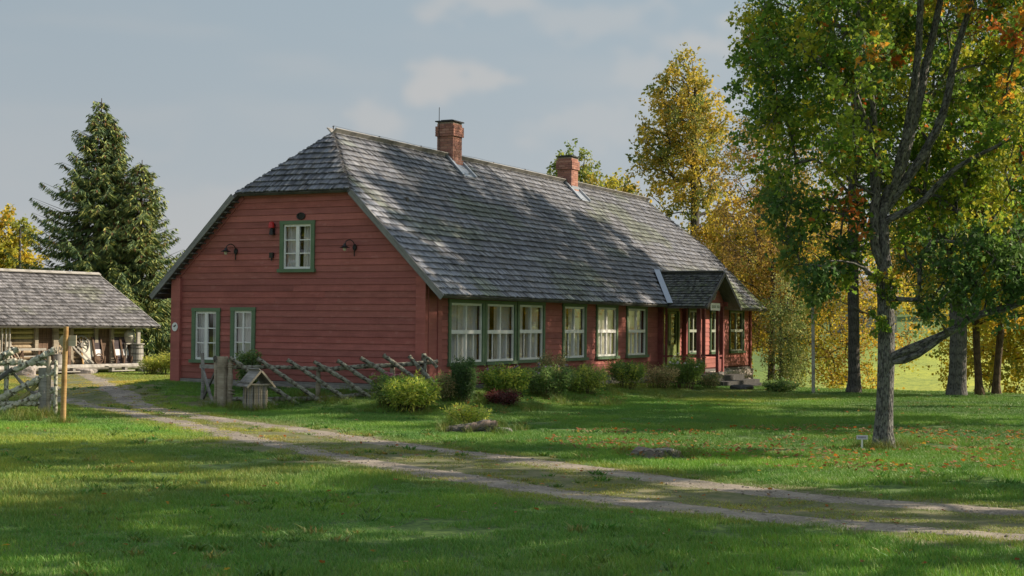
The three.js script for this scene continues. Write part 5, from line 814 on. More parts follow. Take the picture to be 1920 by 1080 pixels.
{
  // the oak in front
  const R = rng(501), P = rel;
  const limbs = [
    { pts: [P(0, 3.1, 0), P(-0.16, 3.5, 0.1), P(-0.2, 4.2, 0.12), P(-0.14, 5.1, 0.1), P(-0.32, 6.6, 0.15), P(-0.6, 8.3, 0.2), P(-0.7, 10, 0.2)], r0: 0.075, r1: 0.03 },
    { pts: [P(0.02, 4.2, 0), P(-0.12, 4.7, -0.2), P(-0.1, 5.5, -0.4), P(-0.05, 7.0, -0.6), P(-0.2, 9.2, -0.8)], r0: 0.09, r1: 0.03 },
    { pts: [P(0.02, 4.25, 0), P(0.2, 5.0, 0.2), P(0.36, 6.0, 0.35), P(0.45, 6.8, 0.45), P(0.46, 8.2, 0.6), P(0.5, 10, 0.7)], r0: 0.10, r1: 0.04 },
    { pts: [P(0.02, 4.3, 0), P(0.33, 5.1, -0.1), P(0.66, 6.3, -0.2), P(0.85, 7.1, -0.3), P(1.1, 8.2, -0.3), P(1.4, 10.2, -0.4)], r0: 0.11, r1: 0.04 },
    { pts: [P(0.05, 4.25, 0), P(0.5, 5.0, 0.1), P(0.95, 5.9, 0.2), P(1.15, 6.9, 0.25), P(1.5, 8.1, 0.3), P(2.0, 9.6, 0.3)], r0: 0.095, r1: 0.035 },
    { pts: [P(0.1, 3.95, 0), P(0.5, 4.35, 0.3), P(1.0, 4.9, 0.6), P(1.5, 5.2, 0.8), P(2.4, 5.7, 1.0)], r0: 0.075, r1: 0.02 },
    { pts: [P(0.12, 1.65, 0), P(0.4, 1.85, 0.3), P(0.95, 2.15, 0.6), P(1.35, 2.42, 0.75), P(1.95, 2.6, 0.9), P(2.5, 2.88, 1.0), P(3.2, 3.4, 1.1)], r0: 0.095, r1: 0.03 },
    { pts: [P(0.12, 1.58, 0), P(0.35, 1.68, 0.3), P(0.6, 1.86, 0.48), P(0.93, 2.12, 0.6)], r0: 0.07, r1: 0.05 },
    { pts: [P(-0.14, 5.2, 0.1), P(-0.5, 6.0, 0.3), P(-0.75, 6.6, 0.4), P(-1.1, 7.6, 0.5)], r0: 0.05, r1: 0.02 },
    { pts: [P(-0.1, 4.4, 0.1), P(-0.6, 4.75, 0.2), P(-1.3, 5.1, 0.3)], r0: 0.035, r1: 0.012 },
    { pts: [P(0.0, 3.0, 0.0), P(-0.5, 3.3, 0.3), P(-1.1, 3.35, 0.5)], r0: 0.04, r1: 0.012 },
  ];
  const cut = (p) => { const r = p.dot(camR), t = p.dot(camT); return (p.y < 3.2 && !(r > 0.3)) || (Math.abs(r + 0.05) < 0.5 && p.y < 4.6 && t > -0.3) || (r > -0.45 && r < 1.5 && p.y < 9 && t > -0.15) || r < -2.35; };
  const cl = crown(R, 330, 0.35, 7.2, 0, 3.3, 4.5, 3.2, { seed: 3, r0: 0.3, r1: 0.6, lump: 0.35, cut });
  // low boughs: dark leaves right of the trunk above the low limb, and hanging leaves left of it
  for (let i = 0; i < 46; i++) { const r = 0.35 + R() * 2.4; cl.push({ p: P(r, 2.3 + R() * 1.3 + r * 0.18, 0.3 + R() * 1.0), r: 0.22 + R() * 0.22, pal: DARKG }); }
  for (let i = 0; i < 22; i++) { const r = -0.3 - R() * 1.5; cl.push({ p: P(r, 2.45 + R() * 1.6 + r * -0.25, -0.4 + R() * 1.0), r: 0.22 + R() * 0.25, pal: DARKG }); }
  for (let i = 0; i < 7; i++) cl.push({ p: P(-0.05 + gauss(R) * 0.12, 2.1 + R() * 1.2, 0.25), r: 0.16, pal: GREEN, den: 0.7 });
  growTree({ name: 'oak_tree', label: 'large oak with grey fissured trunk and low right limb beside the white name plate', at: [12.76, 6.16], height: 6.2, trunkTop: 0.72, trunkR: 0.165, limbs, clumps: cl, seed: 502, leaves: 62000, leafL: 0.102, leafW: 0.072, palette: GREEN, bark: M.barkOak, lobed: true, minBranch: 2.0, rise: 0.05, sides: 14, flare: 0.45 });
}
{
  const R = rng(611);
  // tall weeping birch behind the oak, its curtain of twigs against the sky
  let cl = crown(R, 250, 0.45, 12.2, 0, 4.0, 6.5, 4.0, { seed: 9, r0: 0.4, r1: 0.8, lump: 0.35, cut: (p) => p.y < 5.2 || (p.dot(camR) < -0.9 && p.y < 8.2) });
  for (let i = 0; i < 22; i++) cl.push({ p: rel(-0.3 - R() * 1.5, 3.6 + R() * 2.4, -0.5 + R()), r: 0.35, pal: R() < 0.5 ? DARKG : GREEN });
  for (let i = 0; i < 26; i++) cl.push({ p: rel(-2.3 - R() * 0.8, 9.2 + R() * 5.5, -1 + R() * 2), r: 0.4, den: 0.8 });
  growTree({ name: 'weeping_birch', label: 'tall weeping birch with hanging green twigs and dark trunk left of the oak', at: [7.09, -15.3], height: 17, trunkR: 0.2, clumps: cl, seed: 612, leaves: 40000, leafL: 0.085, leafW: 0.06, palette: [[0.12, 0.184, 0.048, 4], [0.16, 0.224, 0.056, 3], [0.24, 0.272, 0.064, 2], [0.416, 0.32, 0.064, 0.8]], bark: M.barkDark, minBranch: 3.6, hang: 1.5, droop: 0.5, twigs: false, lean: [0.005, 0] });
  // linden with forked grey trunk right of the oak
  cl = crown(R, 270, 0.4, 9.8, 0, 4.2, 6.0, 4.0, { seed: 14, r0: 0.4, r1: 0.8, lump: 0.35, cut: (p) => p.y < 4.4 });
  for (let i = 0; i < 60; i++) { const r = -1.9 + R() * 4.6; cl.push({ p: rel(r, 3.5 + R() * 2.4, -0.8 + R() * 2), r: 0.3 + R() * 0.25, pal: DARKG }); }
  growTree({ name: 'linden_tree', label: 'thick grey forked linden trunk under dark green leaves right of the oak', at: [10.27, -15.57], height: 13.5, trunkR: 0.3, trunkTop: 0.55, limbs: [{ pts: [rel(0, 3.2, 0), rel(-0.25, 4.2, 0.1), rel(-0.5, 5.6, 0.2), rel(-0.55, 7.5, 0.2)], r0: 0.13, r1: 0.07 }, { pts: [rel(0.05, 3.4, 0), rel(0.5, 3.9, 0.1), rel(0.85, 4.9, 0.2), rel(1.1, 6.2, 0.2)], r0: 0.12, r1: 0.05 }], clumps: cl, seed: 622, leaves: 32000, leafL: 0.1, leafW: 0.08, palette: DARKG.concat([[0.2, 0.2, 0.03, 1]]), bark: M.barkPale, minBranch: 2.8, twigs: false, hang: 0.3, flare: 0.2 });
  // two slim maples and the yellow crowns they carry
  cl = crown(R, 120, 0, 5.4, 0, 2.4, 3.2, 2.4, { seed: 21, r0: 0.35, r1: 0.65 });
  growTree({ name: 'slim_maple', label: 'slim brown maple trunk with yellow leaves, left of a near pair', group: 'pair of slim yellow maples', at: [10.8, -16.85], height: 8.5, trunkR: 0.125, lean: [-0.045, 0.02], clumps: cl, seed: 632, leaves: 15000, leafL: 0.12, leafW: 0.11, palette: YELLOW, bark: M.barkBrown, minBranch: 2.2, twigs: false, lobed: false });
  cl = crown(R, 120, 0.3, 5.2, 0, 2.4, 3.4, 2.4, { seed: 27, r0: 0.35, r1: 0.65 });
  growTree({ name: 'slim_maple', label: 'slim brown maple trunk leaning right with yellow leaves, right of a near pair', group: 'pair of slim yellow maples', at: [11.24, -17.19], height: 8.5, trunkR: 0.125, lean: [0.06, 0.0], clumps: cl, seed: 633, leaves: 15000, leafL: 0.12, leafW: 0.11, palette: YELLOW, bark: M.barkBrown, minBranch: 2.2, twigs: false });
  cl = crown(R, 190, 0, 3.9, 0, 3.3, 3.6, 3.0, { seed: 33, r0: 0.4, r1: 0.75, lump: 0.3 });
  growTree({ name: 'yellow_maple', label: 'bright yellow maple with leaves down to the ground behind the slim trunks', at: [12.6, -25.0], height: 7.5, trunkR: 0.14, clumps: cl, seed: 641, leaves: 15000, leafL: 0.13, leafW: 0.12, palette: YELLOW, bark: M.barkBrown, minBranch: 0.6, twigs: false });
  cl = crown(R, 170, 0, 5.6, 0, 3.3, 4.6, 3.2, { seed: 37, r0: 0.4, r1: 0.75, lump: 0.4 });
  growTree({ name: 'yellow_maple', label: 'yellow maple at the right edge behind the linden', at: [15.2, -33], height: 10, trunkR: 0.16, clumps: cl, seed: 642, leaves: 14000, leafL: 0.13, leafW: 0.12, palette: YELLOW.concat([[0.2, 0.22, 0.03, 3]]), bark: M.barkBrown, minBranch: 1.0, twigs: false });
  // rust-brown linden with drooping boughs between the porch and the birch
  cl = crown(R, 300, 0, 8.2, 0, 3.7, 6.4, 3.4, { seed: 43, r0: 0.4, r1: 0.75, lump: 0.45, cut: (p) => p.y < 2.2 });
  for (let i = 0; i < 50; i++) cl.push({ p: rel(0.3 + R() * 2.9, 1.6 + R() * 3.4, -1 + R() * 2.4), r: 0.38, pal: YELLOW });
  growTree({ name: 'rust_linden', label: 'rust brown thinning autumn tree with drooping boughs behind the porch', at: [-0.1, -30.4], height: 14.5, trunkR: 0.17, clumps: cl, seed: 652, leaves: 26000, leafL: 0.105, leafW: 0.085, palette: RUST.concat(YELLOW.slice(0, 2).map((p) => [p[0] * 0.9, p[1] * 0.85, p[2], 1.6])), bark: M.barkDark, minBranch: 1.8, twigs: true, hang: 0.5, droop: 0.35, minR: 0.012 });
  cl = crown(R, 210, 0, 5.0, 0, 3.3, 4.6, 3.0, { seed: 47, r0: 0.4, r1: 0.75, lump: 0.4 });
  growTree({ name: 'golden_linden', label: 'golden drooping tree between the dark birch trunk and the slim pale pole', at: [3.6, -29.5], height: 9, trunkR: 0.12, clumps: cl, seed: 655, leaves: 13000, leafL: 0.11, leafW: 0.09, palette: YELLOW.concat(RUST.slice(0, 3)), bark: M.barkDark, minBranch: 0.9, twigs: false, hang: 0.4 });
  // pale young birch beyond the crest
  cl = crown(R, 80, 0.25, 3.2, 0, 0.95, 2.9, 0.9, { seed: 51, r0: 0.35, r1: 0.6 });
  growTree({ name: 'pale_birch', label: 'young pale green birch on the slope just right of the house end', at: [1.7, -25.6], height: 6.2, trunkR: 0.08, clumps: cl, seed: 661, leaves: 8000, leafL: 0.09, leafW: 0.05, palette: PALE.map((p) => [p[0] * 0.8, p[1] * 0.8, p[2] * 0.75, p[3]]), bark: M.barkPale, minBranch: 0.8, twigs: false, hang: 0.5 });
  // tall golden ash behind the house
  cl = crown(R, 190, -0.5, 11.7, 0, 3.2, 5.3, 3.2, { seed: 61, r0: 0.4, r1: 0.75, lump: 0.5, taper: 0.25 });
  growTree({ name: 'golden_ash', label: 'tall golden ash with an open airy crown rising behind the roof', at: [-6.6, -38.5], height: 18, trunkR: 0.26, clumps: cl, seed: 671, leaves: 13500, leafL: 0.2, leafW: 0.11, palette: OLIVE, bark: M.barkDark, minBranch: 5, twigs: false, minR: 0.02 });
  cl = crown(R, 210, 0, 5.6, 0, 4.0, 4.2, 3.6, { seed: 67, r0: 0.5, r1: 0.9, lump: 0.35 });
  growTree({ name: 'golden_maple', label: 'bright golden maple right behind the roof below the tall ash', at: [-3.2, -36.5], height: 10, trunkR: 0.22, clumps: cl, seed: 673, leaves: 24000, leafL: 0.17, leafW: 0.14, palette: YELLOW, bark: M.barkDark, minBranch: 1.5, twigs: false });
  cl = crown(R, 150, 0, 6.6, 0, 3.0, 4.6, 3.0, { seed: 71, r0: 0.5, r1: 0.9, lump: 0.4 });
  growTree({ name: 'ochre_maple', label: 'ochre brown tree in the gap between the golden maple and the rust tree', at: [-1.4, -37], height: 11, trunkR: 0.2, clumps: cl, seed: 675, leaves: 17000, leafL: 0.16, leafW: 0.13, palette: RUST.concat(OLIVE), bark: M.barkDark, minBranch: 1.5, twigs: false });
  cl = crown(R, 95, 0, 8.6, 0, 2.0, 3.6, 2.0, { seed: 77, r0: 0.45, r1: 0.75, lump: 0.45 });
  growTree({ name: 'green_ash', label: 'green tree top showing behind the farther brick chimney', at: [-14.5, -40.8], height: 12, trunkR: 0.2, clumps: cl, seed: 681, leaves: 9000, leafL: 0.2, leafW: 0.12, palette: [[0.192, 0.256, 0.056, 3], [0.272, 0.32, 0.064, 3], [0.416, 0.4, 0.064, 1.5]], bark: M.barkDark, minBranch: 3, twigs: false });
  cl = crown(R, 90, 0, 7.2, 0, 2.8, 3.2, 2.2, { seed: 79, r0: 0.45, r1: 0.75, lump: 0.5 });
  growTree({ name: 'yellow_green_tree', label: 'yellow green tree top behind the roof right of the farther chimney', at: [-12.0, -40.0], height: 9.4, trunkR: 0.18, clumps: cl, seed: 683, leaves: 8500, leafL: 0.2, leafW: 0.13, palette: OLIVE.concat(YELLOW.slice(1, 3)), bark: M.barkDark, minBranch: 2.5, twigs: false });
  cl = crown(R, 80, -2.2, 5.6, 0, 2.8, 3.6, 2.6, { seed: 83, r0: 0.6, r1: 1.0, lump: 0.4 });
  growTree({ name: 'yellow_birch', label: 'yellow autumn tree behind the barn left of the spruces', at: [-52.0, -38.0], height: 11, trunkR: 0.2, clumps: cl, seed: 691, leaves: 12000, leafL: 0.24, leafW: 0.17, palette: YELLOW.concat([[0.16, 0.2, 0.04, 3]]), bark: M.barkDark, minBranch: 2, twigs: false });
  cl = crown(R, 110, 0, 6.0, 0, 4.4, 4.2, 3.4, { seed: 87, r0: 0.6, r1: 1.0, lump: 0.4 });
  growTree({ name: 'yellow_birch', label: 'yellow tree at the left edge far behind the barn roof', at: [-60.0, -37.0], height: 9.5, trunkR: 0.2, clumps: cl, seed: 692, leaves: 10000, leafL: 0.24, leafW: 0.17, palette: YELLOW, bark: M.barkDark, minBranch: 2, twigs: false });
  // trees along the top of the far meadow
  cl = crown(R, 150, 0, 3.6, 0, 2.6, 3.4, 2.6, { seed: 133, r0: 0.4, r1: 0.7, lump: 0.3 });
  growTree({ name: 'yellow_maple', label: 'golden young maple directly behind the slim trunks', at: [9.8, -26.5], height: 7, trunkR: 0.11, clumps: cl, seed: 643, leaves: 10000, leafL: 0.12, leafW: 0.11, palette: YELLOW, bark: M.barkBrown, minBranch: 0.7, twigs: false });
  const far = [[-14, -128, OLIVE, 'olive'], [-4, -122, YELLOW, 'yellow'], [6, -132, RUST, 'rusty'], [15, -124, YELLOW, 'golden'], [25, -130, OLIVE, 'green gold'], [-24, -126, RUST, 'brown'], [34, -122, DARKG, 'dark green']];
  far.forEach(([x, z, pal, word], i) => { const q = crown(R, 60, 0, 6.5, 0, 5, 6, 4.5, { seed: 90 + i, r0: 0.9, r1: 1.6 }); growTree({ name: 'distant_tree', label: `distant ${word} tree on the rise beyond the meadow`, group: 'trees beyond the meadow', at: [x, z], height: 13, trunkR: 0.25, clumps: q, seed: 700 + i, leaves: 4500, leafL: 0.5, leafW: 0.38, palette: pal, bark: M.barkDark, minBranch: 1.2, twigs: false, minR: 0.04 }); });
  // unseen trees: those right shade the yard, two left are added for window reflections
  const side = [[23.5, 12.5, 14, 4.6, 'green', GREEN, 0.55], [15.5, -12, 20, 4.8, 'yellow', YELLOW, 1.6], [22.5, 7.5, 15, 4.4, 'olive', OLIVE, 1.0], [17.0, -5.8, 11, 3.8, 'green', GREEN, 0.9], [25, -60, 15, 5, 'amber', YELLOW, 0.8], [16.4, -19.5, 25, 4.3, 'olive', OLIVE, 1.5, 0.68, 0.24], [17, -28, 25, 4.3, 'amber', YELLOW, 1.4, 0.68, 0.24], [-19, 25, 13, 4.5, 'gold', YELLOW, 0.9], [-27, 33, 14, 4.5, 'lime', GREEN, 0.8]];
  side.forEach(([x, z, h, r, word, pal, den = 1, ch = 0.6, cr = 0.36], i) => { const q = crown(R, 80, 0, h * ch, 0, r, h * cr, r, { seed: 110 + i, r0: 0.55, r1: 1.0, lump: 0.5 }); growTree({ name: 'roadside_tree', label: `broad ${word} tree outside the view, ${['nearest the track', 'tall one beside the yard', 'one beside the oak', 'short one behind the oak', 'one by the far meadow', 'very tall one behind the linden', 'very tall one behind the slim maples', 'one left of the camera', 'farther one left of the camera'][i]}`, group: 'trees shading the yard', at: [x, z], height: h, trunkR: 0.24, clumps: q, seed: 720 + i, leaves: Math.round(15000 * den), leafL: 0.22, leafW: 0.17, palette: pal, bark: M.barkDark, minBranch: h * (ch - cr), twigs: false, minR: 0.02 }); });
}
// ---------------------------------------------------------------- spruces
function spruce(label, at, H, Rmax, seed, bright, group) {
  const R = rng(seed), y0 = ground(at[0], at[1]) - 0.3, t = thing('spruce_tree', label, 'tree', [at[0], y0, at[1]], 0, group), lv = new Leaves(), limbs = [], cones = [];
  part('trunk', pole(V(0, 0, 0), V(0.05, H, 0), 0.24, 0.02, { seg: 12, sides: 8, wobble: 0.05, bend: 0.06, seed }), M.barkBrown, t);
  const pal = [[0.085, 0.145, 0.06, 3], [0.14, 0.2, 0.065, 3], [0.26, 0.31, 0.08, 2 * bright], [0.38, 0.38, 0.1, 1.2 * bright]];
  for (let y = 0.6; y < H - 0.15;) {
    const k = 1 - y / H, L0 = Rmax * Math.pow(k, 0.82) + 0.12, n = 5 + Math.floor(R() * 3), a0 = R() * 6.283;
    for (let b = 0; b < n; b++) {
      const a = a0 + b * 6.283 / n + gauss(R) * 0.2, L = L0 * (0.65 + 0.6 * R()) * (0.85 + 0.3 * noise(Math.cos(a) * 1.4 + seed, y * 0.45)), dx = Math.cos(a), dz = Math.sin(a), sag = (0.10 + 0.28 * k) * L, yy = y + gauss(R) * 0.12;
      const at_ = (s) => V(dx * L * s, yy + 0.12 * L * (1 - k) * s - sag * Math.sin(s * 2.2) + 0.16 * L * s * s * s, dz * L * s); limbs.push(tube([at_(0), at_(0.5), at_(1)], [0.03 + 0.02 * k, 0.02, 0.006], 3, 0, R, false));
      const nt = Math.max(5, Math.round(L * 18));
      for (let i = 0; i < nt; i++) {
        const s = 0.12 + 0.9 * (i + R()) / nt, p = at_(Math.min(1, s)), side = R() < 0.5 ? -1 : 1, len = (0.22 + 0.5 * (1 - s) * Math.min(1, L * 0.4)) * (0.6 + 0.8 * R()), out = V(dx * 0.75 - dz * side * 0.8, 0, dz * 0.75 + dx * side * 0.8).normalize(), c0 = pick(R, pal), m = 3;
        for (let q = 0; q < m; q++) { const d = out.clone().add(V(gauss(R) * 0.35, -0.35 - R() * 0.9, gauss(R) * 0.35)).normalize(), nn = unit(R); nn.addScaledVector(d, -nn.dot(d)).normalize(); const st = p.clone().addScaledVector(out, len * q / m * 0.7), j = 0.7 + 0.6 * R(); lv.add(st.x, st.y - q * 0.03, st.z, d, nn, len * (0.75 + 0.4 * R()), 0.05 + 0.03 * R(), [c0[0] * j, c0[1] * j, c0[2] * j], false); }
        if (y > H * 0.45 && R() < 0.10) { const g = V(0, -1, 0), nn = unit(R).setY(0).normalize(); for (let q = 0; q < 2; q++) cones.push([p.x + gauss(R) * 0.1, p.y - 0.06, p.z + gauss(R) * 0.1, g, q ? nn : V(-nn.z, 0, nn.x)]); }
      }
    }
    y += 0.22 + 0.26 * k * R();
  }
  part('branches', limbs, M.barkBrown, t); stuff(part('crown', lv.geo(), M.needle, t));
  if (cones.length) { const cl = new Leaves(); for (const [x, y, z, g, n] of cones) cl.add(x, y, z, g, n, 0.2, 0.09, [0.24, 0.13, 0.06], false); stuff(part('cones', cl.geo(), M.needle, t)); }
}
spruce('tall dark spruce with hanging brown cones rising behind the barn', [-37.6, -29.4], 14.6, 5.6, 811, 1.0); spruce('lower lighter spruce between the tall spruce and the red house', [-35.3, -30.1], 11.2, 4.3, 822, 1.6); spruce('slender second spruce tip close right of the tall spruce', [-36.95, -29.75], 13.4, 2.6, 833, 1.2);

// ---------------------------------------------------------------- bushes and flowers
function bush({ name = 'bush', label, category = 'bush', group, at, w, h, leaves: leaves0, L: L0, W: W0, pal, seed, stems = 26, upright = 0.5, flowers = 0, fcol, fsize = 0.035, fname = 'flower', lobed = false, spread = 1, gap = 0.25 }) {
  const leaves = leaves0 * 1.5, L = L0 * 0.78, W = W0 * 0.78, R = rng(seed), t = thing(name, label, category, [at[0], ground(at[0], at[1]) - 0.02, at[1]], 0, group), lv = new Leaves(), st = [], tips = [];
  for (let i = 0; i < stems; i++) {
    const a = R() * 6.283, q = Math.sqrt(R()), o = V(Math.cos(a) * q * w * 0.22, 0, Math.sin(a) * q * w * 0.22), hh = h * (1 - 0.45 * q * (1 - upright)) * (0.68 + 0.36 * R()), tip = V(Math.cos(a) * q * w * 0.5 * spread, hh, Math.sin(a) * q * w * 0.5 * spread), mid = o.clone().lerp(tip, 0.5).add(V(0, hh * 0.14, 0));
    const cv = new THREE.QuadraticBezierCurve3(o, mid, tip); st.push(tube(cv.getPoints(4), [0.008, 0.007, 0.006, 0.004, 0.003], 3, 0, R, false)); tips.push(tip);
    const n = Math.round(leaves / stems), base = pick(R, pal);
    for (let k = 0; k < n; k++) {
      const s = gap + (1 - gap) * Math.pow(R(), 0.75), p = cv.getPoint(s), out = V(gauss(R), 0.15 + gauss(R) * 0.6, gauss(R)).normalize(), q2 = p.addScaledVector(out, (0.03 + 0.10 * R()) * Math.min(1, w) * (1.2 - 0.5 * s) * 1.4); if (q2.y < 0.02) q2.y = 0.02 + R() * 0.05;
      const nn = unit(R); nn.y += 0.35; nn.normalize(); const d = out.clone(); d.addScaledVector(nn, -d.dot(nn)).normalize(); const c = R() < 0.6 ? base : pick(R, pal), j = 0.7 + 0.6 * R(), z = 0.65 + 0.7 * R();
      lv.add(q2.x, q2.y, q2.z, d, nn, L * z, W * z, [c[0] * j, c[1] * j, c[2] * j], lobed);
    }
  }
  part('stems', st, M.barkBrown, t); stuff(part('foliage', lv.geo(), M.leaf, t));
  if (flowers) {
    const fl = new Leaves(); for (let k = 0; k < 7; k++) { const a = k / 7 * 6.283; fl.add(0, 0, 0, V(Math.cos(a), 0.25, Math.sin(a)).normalize(), V(-Math.cos(a) * 0.25, 1, -Math.sin(a) * 0.25).normalize(), fsize, fsize * 0.75, fcol, false); fl.add(0, 0.004, 0, V(Math.cos(a + 0.4), 0.8, Math.sin(a + 0.4)).normalize(), V(-Math.cos(a), 0.8, -Math.sin(a)).normalize(), fsize * 0.7, fsize * 0.6, fcol, false); }
    const g = fl.geo();
    for (let i = 0; i < flowers; i++) { const p = tips[Math.floor(R() * tips.length)], m = part(fname, g, M.leaf, t); m.position.set(p.x + gauss(R) * 0.06, p.y + 0.02 + R() * 0.1, p.z + gauss(R) * 0.06); m.rotation.set(gauss(R) * 0.6 + 0.4, R() * 6, gauss(R) * 0.5); m.scale.setScalar(0.8 + 0.5 * R()); }
  }
  return t;
}
{
  const G1 = [[0.312, 0.468, 0.078, 3], [0.218, 0.374, 0.068, 3], [0.532, 0.593, 0.092, 2], [0.75, 0.749, 0.125, 1]], G2 = [[0.156, 0.265, 0.088, 3], [0.218, 0.343, 0.092, 3], [0.312, 0.406, 0.109, 1.5], [0.532, 0.374, 0.187, 0.4]], YG = [[0.749, 0.75, 0.14, 3], [0.499, 0.624, 0.109, 3], [0.75, 0.75, 0.218, 1.5], [0.281, 0.406, 0.078, 2]], DRY = [[0.624, 0.468, 0.234, 3], [0.406, 0.374, 0.156, 3], [0.75, 0.624, 0.312, 1.5], [0.25, 0.312, 0.109, 2]];
  bush({ name: 'peony_bush', label: 'rounded yellow green leafy bush at the right end of the pole fence', at: [0.95, 2.35], w: 1.35, h: 0.86, leaves: 5200, L: 0.13, W: 0.035, pal: YG.concat(G1), seed: 901, stems: 60 });
  bush({ name: 'rose_bush', label: 'small rose bush with pink flowers in front of the pole fence', category: 'rose bush', at: [0.2, 2.2], w: 0.75, h: 0.95, leaves: 1900, L: 0.06, W: 0.04, pal: G2.concat(G1), seed: 902, stems: 22, flowers: 12, fcol: [0.62, 0.3, 0.36], fsize: 0.06 });
  bush({ name: 'tall_cosmos', label: 'tall narrow feathery dark green plant under the first long window', category: 'plant', at: [1.45, 0.65], w: 0.66, h: 1.05, leaves: 7500, L: 0.10, W: 0.018, pal: [[0.08, 0.17, 0.05, 3], [0.11, 0.21, 0.06, 3], [0.16, 0.26, 0.07, 1]], seed: 903, stems: 40, upright: 0.9, spread: 0.85, gap: 0.1 });
  bush({ name: 'brown_perennial', label: 'brownish withering perennial between the peony bush and the tall plant', category: 'plant', at: [1.15, 0.85], w: 0.7, h: 0.72, leaves: 1800, L: 0.08, W: 0.03, pal: DRY.concat(G2), seed: 904, stems: 26, upright: 0.7 });
  bush({ name: 'flower_bush', label: 'green flowering bush with mauve heads under the second window', at: [1.75, -1.0], w: 1.25, h: 0.95, leaves: 4600, L: 0.10, W: 0.035, pal: G1, seed: 905, stems: 46, flowers: 9, fcol: [0.42, 0.3, 0.42], fsize: 0.05 });
  bush({ name: 'red_barberry', label: 'low dark red leafed bush at the front of the flower bed', at: [2.15, -0.05], w: 0.85, h: 0.42, leaves: 2200, L: 0.06, W: 0.035, pal: [[0.15, 0.035, 0.035, 3], [0.2, 0.055, 0.04, 2], [0.1, 0.03, 0.028, 2], [0.16, 0.14, 0.05, 1.2]], seed: 906, stems: 26 });
  bush({ name: 'aster_bush', label: 'broad dark green bush with small mauve flowers under the third window', at: [1.8, -3.3], w: 1.5, h: 0.95, leaves: 5600, L: 0.09, W: 0.028, pal: G2, seed: 907, stems: 52, flowers: 8, fcol: [0.4, 0.32, 0.46], fsize: 0.045 });
  bush({ name: 'spirea_bush', label: 'green bush with pale yellow leaf edges under the fourth window', at: [1.75, -5.9], w: 1.6, h: 0.85, leaves: 5200, L: 0.09, W: 0.035, pal: G2.concat(YG), seed: 908, stems: 50 });
  bush({ name: 'dry_perennial', label: 'dry brown seed heads rising behind the bushes near the fourth window', category: 'plant', at: [1.1, -5.2], w: 0.9, h: 1.1, leaves: 1500, L: 0.06, W: 0.03, pal: DRY, seed: 909, stems: 34, upright: 0.8, gap: 0.45 });
  bush({ name: 'phlox_bush', label: 'upright green bush under the sixth window', at: [1.5, -9.6], w: 1.25, h: 0.92, leaves: 3800, L: 0.09, W: 0.032, pal: G1.concat(G2), seed: 910, stems: 40, upright: 0.75 });
  bush({ name: 'dry_perennial', label: 'brown and cream withered perennials beside the white flowers', category: 'plant', at: [1.7, -11.8], w: 1.3, h: 0.75, leaves: 2400, L: 0.08, W: 0.03, pal: DRY, seed: 911, stems: 40, upright: 0.7 });
  bush({ name: 'white_flower_bush', label: 'fresh green bush dotted with white flowers left of the porch steps', at: [2.0, -13.4], w: 1.35, h: 1.2, leaves: 5200, L: 0.09, W: 0.03, pal: [[0.18, 0.3, 0.06, 3], [0.26, 0.38, 0.07, 3], [0.14, 0.23, 0.06, 2]], seed: 912, stems: 46, flowers: 22, fcol: [0.75, 0.74, 0.72], fsize: 0.06, fname: 'white_flower' });
  bush({ name: 'step_plant', label: 'straggly low plant between the white flowers and the porch steps', category: 'plant', at: [2.4, -14.9], w: 0.9, h: 0.55, leaves: 1400, L: 0.08, W: 0.03, pal: DRY.concat(G2), seed: 913, stems: 24 });
  bush({ name: 'lilac_shrub', label: 'dark green shrub behind the gate post under the narrow gable window', category: 'shrub', at: [-4.75, 1.0], w: 0.6, h: 1.1, leaves: 3600, L: 0.08, W: 0.05, pal: G2, seed: 914, stems: 30, upright: 0.7, gap: 0.1 });
  bush({ name: 'low_shrub', label: 'low dark green shrub on the crest right of the porch steps', category: 'shrub', at: [4.9, -14.6], w: 1.1, h: 0.4, leaves: 2200, L: 0.09, W: 0.05, pal: G2, seed: 915, stems: 34 });
  bush({ name: 'pale_herb', label: 'pale yellow green herb in the sun behind the rotten log', category: 'plant', at: [4.1, 5.3], w: 1.0, h: 0.45, leaves: 1700, L: 0.09, W: 0.03, pal: YG.concat([[0.4, 0.36, 0.2, 1]]), seed: 916, stems: 26, upright: 0.6, flowers: 8, fcol: [0.55, 0.3, 0.05], fsize: 0.04 });
  const gr = [[-20.3, -13.4], [-19.9, -13.75], [-19.9, -14.5], [-20.6, -14.1], [-19.5, -14.0], [-19.2, -14.9], [-19.1, -14.3]];
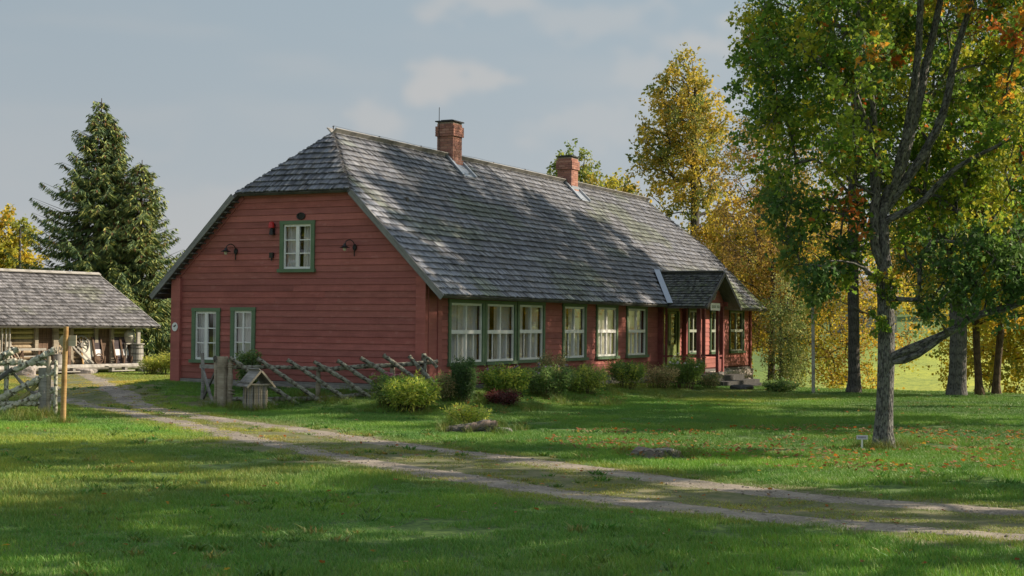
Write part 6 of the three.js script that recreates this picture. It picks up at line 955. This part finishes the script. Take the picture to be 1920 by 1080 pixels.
  gr.forEach(([x, z], i) => bush({ name: 'goldenrod_clump', label: ['yellow green goldenrod clump touching the barn platform end', 'sunny goldenrod clump second from the barn', 'goldenrod clump in the rear row behind the sunny one', 'goldenrod clump behind the barn corner', 'goldenrod clump in the middle before the spruce', 'goldenrod clump in the rear row near the red house', 'goldenrod clump nearest the red house corner'][i], category: 'plant', group: 'goldenrod between barn and house', at: [x, z], w: 0.8, h: 0.75 + 0.4 * ((i * 0.37) % 1), leaves: 900, L: 0.14, W: 0.03, pal: [[0.6, 0.58, 0.1, 3], [0.4, 0.46, 0.08, 3], [0.75, 0.72, 0.14, 1.4], [0.24, 0.32, 0.06, 2]], seed: 920 + i, stems: 34, upright: 0.6, gap: 0.2 }));
  // fallen leaves under the trees and blown over the lawn
  const R = rng(951), lf = new Leaves(); lf.add(0, 0, 0, V(1, 0, 0), V(0, 1, 0), 0.085, 0.062, [1, 1, 1], true);
  const cols = [[0.42, 0.13, 0.02], [0.46, 0.19, 0.02], [0.34, 0.09, 0.02], [0.48, 0.27, 0.03], [0.26, 0.12, 0.04], [0.36, 0.11, 0.02]], pl = [];
  const put = (x, z, s = 1) => { if (!inView(x, z, 1)) return; const c = cols[Math.floor(R() * cols.length)], k = 0.7 + 0.6 * R(); pl.push({ x, y: ground(x, z) + 0.03 + R() * 0.03, z, rx: gauss(R) * 0.5, ry: R() * 6.283, rz: gauss(R) * 0.5, s: s * (0.7 + 0.6 * R()), c: c.map((v) => v * k) }); };
  for (let i = 0; i < 2600; i++) { const a = R() * 6.283, q = 0.6 + 4.6 * Math.sqrt(R()), x = 12.4 + Math.cos(a) * q * 1.15, z = 5.6 + Math.sin(a) * q; if (noise(x * 0.8 + 7, z * 0.8 + 7) < 0.42) continue; put(x, z); }
  for (let i = 0; i < 600; i++) { const x = 4 + R() * 11, z = -17 + R() * 20; if (noise(x * 0.5 + 17, z * 0.5 + 7) < 0.5) continue; put(x, z, 0.9); }
  for (let i = 0; i < 380; i++) { const x = -6 + R() * 24, z = 2 + R() * 22; put(x, z, 0.75); }
  for (let i = 0; i < 260; i++) { const m = dM[Math.floor(R() * dM.length)]; put(m.x + gauss(R) * 1.3, m.y + gauss(R) * 1.3, 0.8); }
  for (let i = 0; i < 260; i++) put(0.9 + R() * 1.9, 1.8 - R() * 9.5, 0.8);
  tag(scatter('fallen_leaves', lf.geo(), M.leaf, pl), 'orange and brown fallen leaves scattered on the grass', 'leaves');
}
renderer.render(scene, camera);
